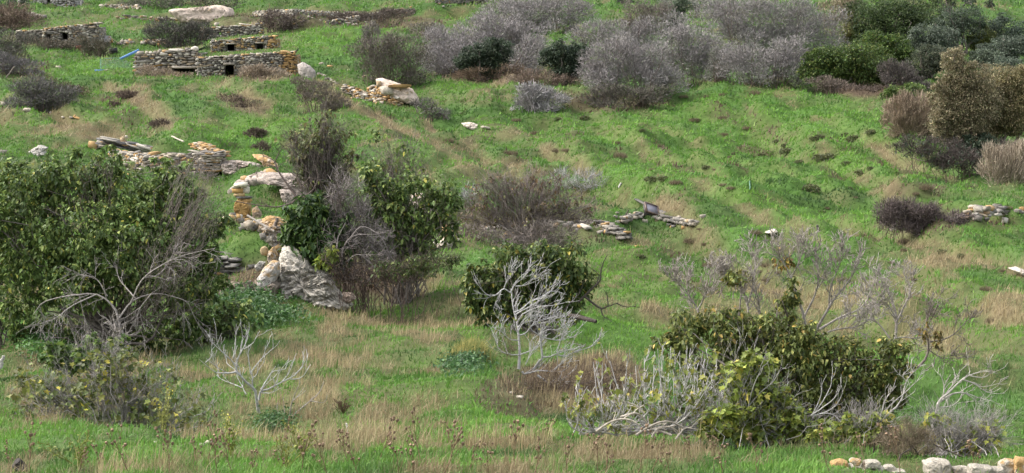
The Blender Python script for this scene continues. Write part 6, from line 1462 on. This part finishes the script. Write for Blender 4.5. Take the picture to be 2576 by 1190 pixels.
beam('pale_board', 'short pale board end beside the flat blue beam', 'board', (263, 177), (272, 175.5), gy(268, 178), gy(268, 178) + .2, .12, .08, (.5, .45, .36), M_PLAIN)
# wire netting between the blue pieces
root = thing('wire_netting', 'sagging bluish wire netting between the leaning beam and the lawn', 'netting', P(290, 172, gy(290, 174)))
yn = gy(290, 174); m = MB(); A, B = [], []
def npt(u, v): return P(252 + u * 76, 172 - v * (24 - 6 * u) + 3 * math.sin(u * 7), yn + 1.4 * u + .3 * math.sin(u * 5 + v))
lines_ = [[npt(u, v) for u in np.linspace(0, 1, 12)] for v in np.linspace(0, 1, 9)] + [[npt(u, v) for v in np.linspace(0, 1, 12)] for u in np.linspace(0, 1, 24)]
tubes(m, np.array(lines_), np.full((len(lines_), 12), .006), (.25, .40, .38), 3, .05); m.build('mesh_panel', M_METAL, root)
m = MB(); pl = [[P(254, 174, yn), P(253, 160, yn), P(252, 147, yn)], [P(262, 147.5, yn + .1), P(285, 146, yn + .6), P(305, 146, yn + 1)]]
tubes(m, np.array(pl), np.full((2, 3), .014), (.22, .38, .45), 5); m.build('wire_frame', M_METAL, root)
# red tub
yt = gy(200, 127); s = S(yt); c = P(200, 126, yt)
def lathe(mb, prof, c, col, n=20, tilt=0):
    a = np.arange(n) * 2 * math.pi / n; R = np.array([q[0] for q in prof]); Z = np.array([q[1] for q in prof])
    V = np.stack([R[:, None] * np.cos(a), R[:, None] * np.sin(a), Z[:, None] + 0 * a], -1).reshape(-1, 3)
    Mx = rotm(np.array([0.]), np.array([tilt]))[0]; V = V @ Mx.T + c
    i = np.arange(len(prof) - 1)[:, None] * n; j = np.arange(n)[None]; j2 = (j + 1) % n
    mb.add(V, np.stack([i + j, i + j2, i + n + j2, i + n + j], -1).reshape(-1, 4), col)
m = MB(); lathe(m, [(.02, 0), (.26, 0), (.36, .36), (.38, .40), (.35, .40), (.25, .05), (.02, .05)], c, (.36, .13, .085), 22, .12)
tag(m.build('red_tub', M_PLAIN, loc=c), 'faded red plastic tub at the foot of the grey ruin', 'tub')
# slab lean-to beside the ruin, and black crate
ys_ = gy(262, 112); root = thing('slab_shelter', 'low shelter of tilted stone slabs at the right end of the grey ruin', 'shelter', P(262, 112, ys_))
m = MB(); stones(m, P(np.array([258., 250]), np.array([98., 94]), np.array([ys_, ys_ + 1])), np.array([[.80, .9, .07], [.75, .6, .06]]), np.array([.05, .1]), np.array([.35, .2]), np.array([.05, .02]), [(.30, .285, .27)], None, .05, .05, .08); m.build('roof_slab', M_STONE, root)
m = MB(); stones(m, P(np.array([244., 275, 279]), np.array([108., 106, 100]), np.array([ys_, ys_, ys_ + .5])), np.array([[.14, .3, .3], [.14, .35, .3], [.10, .3, .4]]), None, None, np.array([.1, -.35, -.5]), DKG, None, .2); m.build('prop_stone', M_STONE, root)
yk = gy(286, 134); root = thing('black_crate', 'black open crate lying in the grass below the rubble', 'crate', P(286, 133, yk)); c = P(286, 133, yk)
m = MB(); Mx = rotm(np.array([.3]), None, np.array([-.12]))[0]
box(m, (-.38, -.25, 0), (.38, .25, .04), (.03, .03, .03), Mx, c)
for lo, hi in (((-.38, -.25, .042), (.38, -.22, .42)), ((-.38, .22, .042), (.38, .25, .42)), ((-.38, -.218, .042), (-.35, .218, .42)), ((.35, -.218, .042), (.38, .218, .42))): box(m, lo, hi, (.028, .028, .03), Mx, c)
m.build('crate_shell', M_PLAIN, root)
m = MB(); box(m, (-.42, -.28, .43), (.40, .28, .46), (.05, .05, .05), Mx, c); m.build('lid', M_PLAIN, root)
for a, b, lb in [((296, 112), (322, 98), 'rusty pipe lying across the dark rubble'), ((280, 96), (300, 110), 'pale plank leaning in front of the dark rubble'), ((425, 103), (444, 108), 'dark iron bar on the rubble behind the half fallen hut')]:
    y_ = gy(a[0], max(a[1], b[1]) + 3); pole('scrap_pole', lb, 'pole', a, b, .035, (.20, .17, .14) if 'pale' not in lb else (.48, .36, .24), y_, y_ + .3)
pole('leaning_pole', 'weathered grey pole leaning to the right at the left edge', 'pole', (12, 199), (37, 167), .05, (.24, .20, .17), gy(12, 200), None)
pole('wooden_post', 'small dark post on the left lawn', 'post', (33, 292), (32.5, 281), .035, (.06, .05, .045))
pole('wooden_post', 'pale weathered post stump at the lower left edge', 'post', (2, 926), (9, 895), .05, (.45, .42, .38), r2=.03)
pole('white_stake', 'thin white stake in the foreground grass, left of centre', 'stake', (875, 1110), (871, 1065), .011, (.62, .58, .52))
pole('wooden_post', 'short pale stake on the lawn beside the silvery dead bush', 'post', (1557, 472), (1563, 460), .05, (.55, .52, .47))
pole('stick', 'thin dark stick standing left of the metal box', 'stick', (1569, 552), (1581, 528), .025, (.13, .10, .085))
pole('stick', 'thin pale stick slanting up behind the metal box', 'stick', (1640, 492), (1656, 465), .02, (.35, .31, .27))
pole('green_stake', 'thin pale green stake on the right hand lawn', 'stake', (1886, 478), (1886, 455), .025, (.30, .50, .38))
pole('wooden_post', 'short dark post right of the flat white rock on the lawn', 'post', (2057, 582), (2057, 566), .05, (.10, .09, .08))
pole('stick', 'thin stick standing left of the short dark post on the lawn', 'stick', (2020, 584), (2019, 566), .018, (.16, .13, .10))
pole('bleached_pole', 'pale stick lying on the turf mound', 'stick', (432, 343), (462, 356), .04, (.50, .44, .36), yr + 7, yr + 4)
pole('tree_stump', 'short grey cut stem sticking out of the orange lichen cap rock', 'stump', (690, 578), (697, 548), .055, (.20, .165, .14), yq + 2.2, r2=.05)
pole('fallen_branch', 'bleached branch lying down the ledge to the cut stem', 'branch', (622, 542), (690, 582), .035, (.40, .35, .30), yq + 2.4, yq + 2.0)
pole('fallen_branch', 'brown branch lying on the lawn below the reed bank', 'branch', (2045, 218), (2062, 235), .05, (.40, .28, .18))
pole('dark_stump', 'dark charred stump at the bottom left', 'stump', (52, 1186), (42, 1160), .055, (.075, .065, .06), r2=.035)
pole('dead_sapling', 'dark thin trunk standing by the whitish house wall', 'tree', (186, 16), (185, -14), .14, (.06, .05, .045))
pole('pale_sapling', 'thin white leaning trunk right of the dark one at the top edge', 'tree', (204, 14), (206, -8), .07, (.42, .39, .36))
# fallen grey log with its branch by the outcrop
yl = gy(1085, 290)
bare('fallen_tree', 'bleached arching dead trunk below the lichened outcrop', 'dead tree', yl, [([(1058, 287), (1072, 278), (1095, 271), (1115, 276), (1130, 284)], 2.4, 1.2), ([(1078, 277), (1088, 280), (1092, 287)], 1.6, 1.0), ([(1052, 284), (1048, 272), (1056, 262)], 1.6, .8)], (.46, .42, .37), twigs=((3, 16, .7, .1),))
bare('dead_branches', 'pale dead branches poking from the tan thicket at the top right', 'dead branches', gy(2110, 108), [([(2108, 108), (2120, 80), (2128, 60)], 2.2, 1), ([(2108, 108), (2112, 85), (2105, 65)], 1.6, .9), ([(2100, 95), (2125, 118), (2150, 130)], 1.6, .9)], (.42, .37, .32), twigs=((3, 20, .6, .2),))
bare('dead_branches', 'curved pale dead branch under the drooping rusty tree', 'dead branches', gy(2350, 415) - 1, [([(2290, 395), (2320, 405), (2350, 400), (2400, 385)], 2.2, 1), ([(2340, 402), (2370, 395), (2390, 405)], 1.6, .9)], (.33, .27, .22), twigs=((4, 22, .7, .1),))
# metal box with its channel
ybx = gy(1640, 545); c = P(1640, 545, ybx); root = thing('metal_box', 'grey metal lid in a rusty frame propped on the stone line', 'metal box', c); s = S(ybx)
Mx = rotm(np.array([.45]), np.array([-.75]), np.array([.34]))[0]; cc = P(1640, 526, ybx)
m = MB(); box(m, (-.30, -.02, -.22), (.30, .02, .22), (.23, .22, .25), Mx, cc); m.build('lid', M_METAL, root)
m = MB()
for lo, hi in (((-.36, -.05, -.28), (-.302, .05, .28)), ((.302, -.05, -.28), (.36, .05, .28)), ((-.30, -.05, -.28), (.30, .05, -.222)), ((-.30, -.05, .222), (.30, .05, .28))): box(m, lo, hi, (.10, .065, .05), Mx, cc)
m.build('rusty_frame', M_METAL, root)
m = MB(); box(m, (-.34, .06, -.28), (.34, .16, .2), (.055, .05, .045), Mx, cc); m.build('housing', M_METAL, root)
beam('concrete_channel', 'dark trough running up the slope from the metal box', 'trough', (1600, 501), (1652, 530), gy(1600, 504), gy(1652, 534), .18, .05, (.085, .075, .065), M_PLAIN)
beam('concrete_channel', 'dark trough running down along the stones below the metal box', 'trough', (1655, 532), (1722, 557), gy(1655, 535), gy(1722, 560), .28, .16, (.12, .105, .09), M_PLAIN)
# foreground: dead thistles
def thistle(k):
    root = thing('dead_thistle', None, 'thistle', (0, 0, 0)); hgt = U(.42, .62); st = MB(); n = 7
    main = np.stack([np.cumsum(U(-.02, .02, n)), np.cumsum(U(-.02, .02, n)), np.linspace(-.05, hgt, n)], 1); tubes(st, main[None], np.linspace(.0075, .004, n)[None], (.20, .13, .08), 5)
    B, R = grow(main[None], np.full((1, n), .005), int(U(5, 9)), .22, .7, .35, 6, .1, .35, .95, .8, rmin=.003); tubes(st, B, R, (.22, .145, .09), 4)
    B2, R2 = grow(B, R, 1, .09, .6, .35, 4, .1, .4, .9, .8, rmin=.0026); tubes(st, B2, R2, (.22, .145, .09), 3)
    st.build('stalk', M_BARK, root)
    tips = np.concatenate([B[:, -1], B2[rng.choice(len(B2), len(B2) // 2, replace=False), -1], main[-1:]])
    for t in tips:
        m = MB(); r = U(.014, .021); lathe(m, [(.002, -r), (r * .7, -r * .75), (r, 0), (r * .85, r * .7), (r * 1.1, r * 1.15), (r * .3, r * .9), (.001, r * .8)], t, np.array([.22, .15, .10]) * U(.7, 1.5), 8, U(-.4, .4)); m.build('seed_head', M_BARK, root)
    return root
def copy_tree(o):
    c = o.copy(); COL.objects.link(c)
    for ch in list(o.children):
        d = ch.copy(); COL.objects.link(d); d.parent = c
    return c
protos = [thistle(k) for k in range(5)]; used = set()
tp = [(30, 1185), (75, 1200), (185, 1210), (250, 1195), (480, 1190), (520, 1165), (545, 1200), (590, 1195), (640, 1205), (700, 1200), (760, 1195), (830, 1215), (880, 1175), (960, 1150), (1000, 1190), (1060, 1160), (1040, 1205), (1110, 1200), (1180, 1190), (1290, 1180), (1340, 1205), (1420, 1195), (1500, 1190), (1520, 1215), (1600, 1195), (1640, 1200), (1690, 1205), (1790, 1185), (1820, 1210), (1900, 1200), (2090, 1190), (2180, 1205), (2260, 1200), (1130, 1125), (1370, 1130), (700, 1150), (330, 1205), (420, 1205), (1740, 1165), (2440, 1205), (910, 1205), (1230, 1210)]
for q, (px, py) in enumerate(tp):
    k = q % 5; o = protos[k] if k not in used else copy_tree(protos[k]); used.add(k)
    y = gy(px, min(py, 1215)); p = P(px, py, y); p[2] = gz(p[0], p[1])
    o.location = p; o.rotation_euler = (U(-.3, .3), U(-.3, .3), U(0, 6.28)); f = U(.34, .62); o.scale = (f, f, f)
    tag(o, 'dead brown thistle with round seed heads standing in the foreground grass', 'thistle', 'dead thistles along the foreground')
# rusty dried umbel clump
yu = gy(862, 1040); s = S(yu); root = thing('dried_seed_clump', 'rusty dark brown dried seed clump in the tan grass, centre left foreground', 'dried plant', P(862, 1045, yu))
b = P(862, 1042, yu); n = 26; tip = P(U(840, 884, n), U(1000, 1030, n), yu + U(-.08, .08, n)); m = MB(); LP = bez(b + rng.normal(size=(n, 3)) * .01, tip, 6, .06, .1); tubes(m, LP, np.full((n, 6), .004), (.10, .055, .035), 4); m.build('stems', M_BARK, root)
k = np.repeat(np.arange(n), 26); pts = tip[k] + rng.normal(size=(len(k), 3)) * [.018, .018, .007]; m = MB(); leaves(m, pts, .014, [(.085, .035, .022), (.055, .025, .017), (.12, .055, .03)], [.4, .4, .2], DIAM, 0); m.build('seed_heads', M_LEAF, root)
# yellow flowered weeds and herbs
def weed(label, px, py, h, n, cols, flower=None, spread=.12):
    y = gy(px, py); b = P(px, py, y); b[2] = gz(b[0], y); root = thing('wild_herb', label, 'plant', b); m = MB()
    tip = b + np.stack([rng.normal(size=n) * spread, rng.normal(size=n) * spread, U(.5, 1, n) * h], -1); LP = bez(np.repeat(b[None], n, 0), tip, 6, .06, .1); tubes(m, LP, np.full((n, 6), .0035), cols[0], 3); m.build('stems', M_BARK, root)
    q = LP[:, 2:].reshape(-1, 3); q = np.repeat(q, 3, 0) + rng.normal(size=(len(q) * 3, 3)) * .015; m = MB(); leaves(m, q, .035, cols, np.ones(len(cols)), DIAM, 0); m.build('foliage', M_LEAF, root)
    if flower is not None:
        t = np.repeat(tip, 6, 0) + rng.normal(size=(n * 6, 3)) * .02; m = MB(); leaves(m, t, .016, [flower], [1], PEAR, -.4, .1); m.build('flowers', M_LEAF, root)
YG = [(.20, .22, .05), (.14, .17, .04)]
weed('yellow green flowering herb in the grass left of centre', 720, 1185, .3, 8, YG, (.34, .31, .07), .10)
weed('taller yellow flowering herb just left of the white stone', 755, 1160, .34, 8, YG, (.34, .31, .07), .08)
weed('small yellow flowering herb right of the white stone', 580, 1150, .35, 8, YG, (.42, .38, .06), .06)
weed('thin yellow flowering herb rising before the low fig bush', 415, 1100, .5, 7, [(.22, .22, .06)], (.48, .40, .05), .08)
weed('pale green herb at the bottom left', 200, 1180, .3, 12, YG, None, .12)
# yellow tussock and leafy herbs
ytz = gy(1180, 895); c = P(1180, 880, ytz); n = 2600; s = S(ytz); x_ = c[0] + rng.normal(size=n) * 22 * s; q_ = ytz + rng.normal(size=n) * .25
m = MB(); pts = np.stack([x_, q_, height(x_, q_)], -1); blades(m, pts, U(.16, .40, n), np.full(n, .009), np.where((U(0, 1, n) < .55)[:, None], np.array([.42, .36, .13]), np.array([.14, .19, .06])) * np.exp(.18 * rng.normal(size=(n, 1))), .45, 2)
tag(m.build('grass_tussock', M_GRASS, loc=pts.mean(0)), 'big yellow tipped grass tussock left of the silvery fig', 'tussock')
def herbs(lb, cx, cy, rx, ry, n, size, cols, wts, hmax=.3, y0=None):
    px, py = cx + rng.normal(size=n) * rx * .5, cy + rng.normal(size=n) * ry * .5
    y = np.interp(py, np.linspace(cy - ry * 2, cy + ry * 2, 9), march(np.full(9, cx), np.linspace(cy - ry * 2, cy + ry * 2, 9), height)); p = P(px, py, y); p[:, 2] = height(p[:, 0], p[:, 1]) + U(.03, hmax, n)
    m = MB(); leaves(m, p, size, cols, wts, PEAR, -.1, .25); tag(m.build('undergrowth', M_LEAF), lb, 'undergrowth', kind='stuff')
herbs('green nettle like undergrowth below the big rock face', 640, 785, 110, 40, 5200, .085, [(.035, .085, .022), (.055, .12, .03), (.09, .16, .045)], [.4, .4, .2], .35)
herbs('green leafy herbs on the lawn left of the silvery fig', 1165, 915, 55, 32, 1500, .07, [(.045, .10, .035), (.07, .14, .05), (.11, .19, .07)], [.4, .4, .2], .2)
herbs('bright green weeds under the huge leafy shrub', 110, 885, 70, 30, 1500, .09, [(.05, .12, .025), (.08, .17, .035)], [.5, .5], .3)
herbs('dark green bank weeds beside the white fig', 690, 1075, 50, 26, 900, .05, [(.045, .10, .03), (.07, .14, .04)], [.5, .5], .15)
grass_field()
# ------------------------------------------------------------------ camera, sky, light
cam = bpy.data.cameras.new('camera'); co = bpy.data.objects.new('camera', cam); COL.objects.link(co)
cam.sensor_width = 36; cam.lens = 36 / .536; cam.clip_start = .5; cam.clip_end = 3000
co.location = (0, 0, CZ); co.rotation_euler = (math.pi / 2 - PIT, 0, 0)
sc.camera = co
SUN_EL, SUN_AZ = math.radians(48), math.radians(-80)
w = bpy.data.worlds.new('World'); sc.world = w; w.use_nodes = True
nt = w.node_tree; nt.nodes.clear()
sky = nt.nodes.new('ShaderNodeTexSky'); sky.sky_type = 'NISHITA'; sky.sun_disc = False
sky.sun_elevation = SUN_EL; sky.sun_rotation = SUN_AZ; sky.dust_density = 4; sky.air_density = 1.2; sky.ozone_density = 1
hs = nt.nodes.new('ShaderNodeHueSaturation'); hs.inputs['Saturation'].default_value = .35
bg = nt.nodes.new('ShaderNodeBackground'); bg.inputs[1].default_value = .15
wo = nt.nodes.new('ShaderNodeOutputWorld')
nt.links.new(sky.outputs[0], hs.inputs['Color']); nt.links.new(hs.outputs[0], bg.inputs[0]); nt.links.new(bg.outputs[0], wo.inputs[0])
sl = bpy.data.lights.new('sun', 'SUN'); sl.energy = .75; sl.angle = math.radians(45); sl.color = (1, .96, .9)
so = bpy.data.objects.new('sun', sl); COL.objects.link(so)
# direction towards the sun (azimuth measured like the sky texture's rotation)
dx, dy, dz = math.sin(SUN_AZ) * math.cos(SUN_EL), math.cos(SUN_AZ) * math.cos(SUN_EL), math.sin(SUN_EL)
from mathutils import Vector
so.rotation_euler = Vector((dx, dy, dz)).to_track_quat('Z', 'Y').to_euler()
so.location = (0, 0, 60)
vs = sc.view_settings; vs.view_transform = 'Standard'; vs.look = 'None'; vs.gamma = 1; vs.exposure = EXPO
sc.cycles.use_denoising = DENOISE
sc.cycles.max_bounces = 5; sc.cycles.diffuse_bounces = 3; sc.cycles.transmission_bounces = 3; sc.cycles.transparent_max_bounces = 4
sc.render.film_transparent = False
for o in bpy.data.objects:
    if '_o' in o: del o['_o']
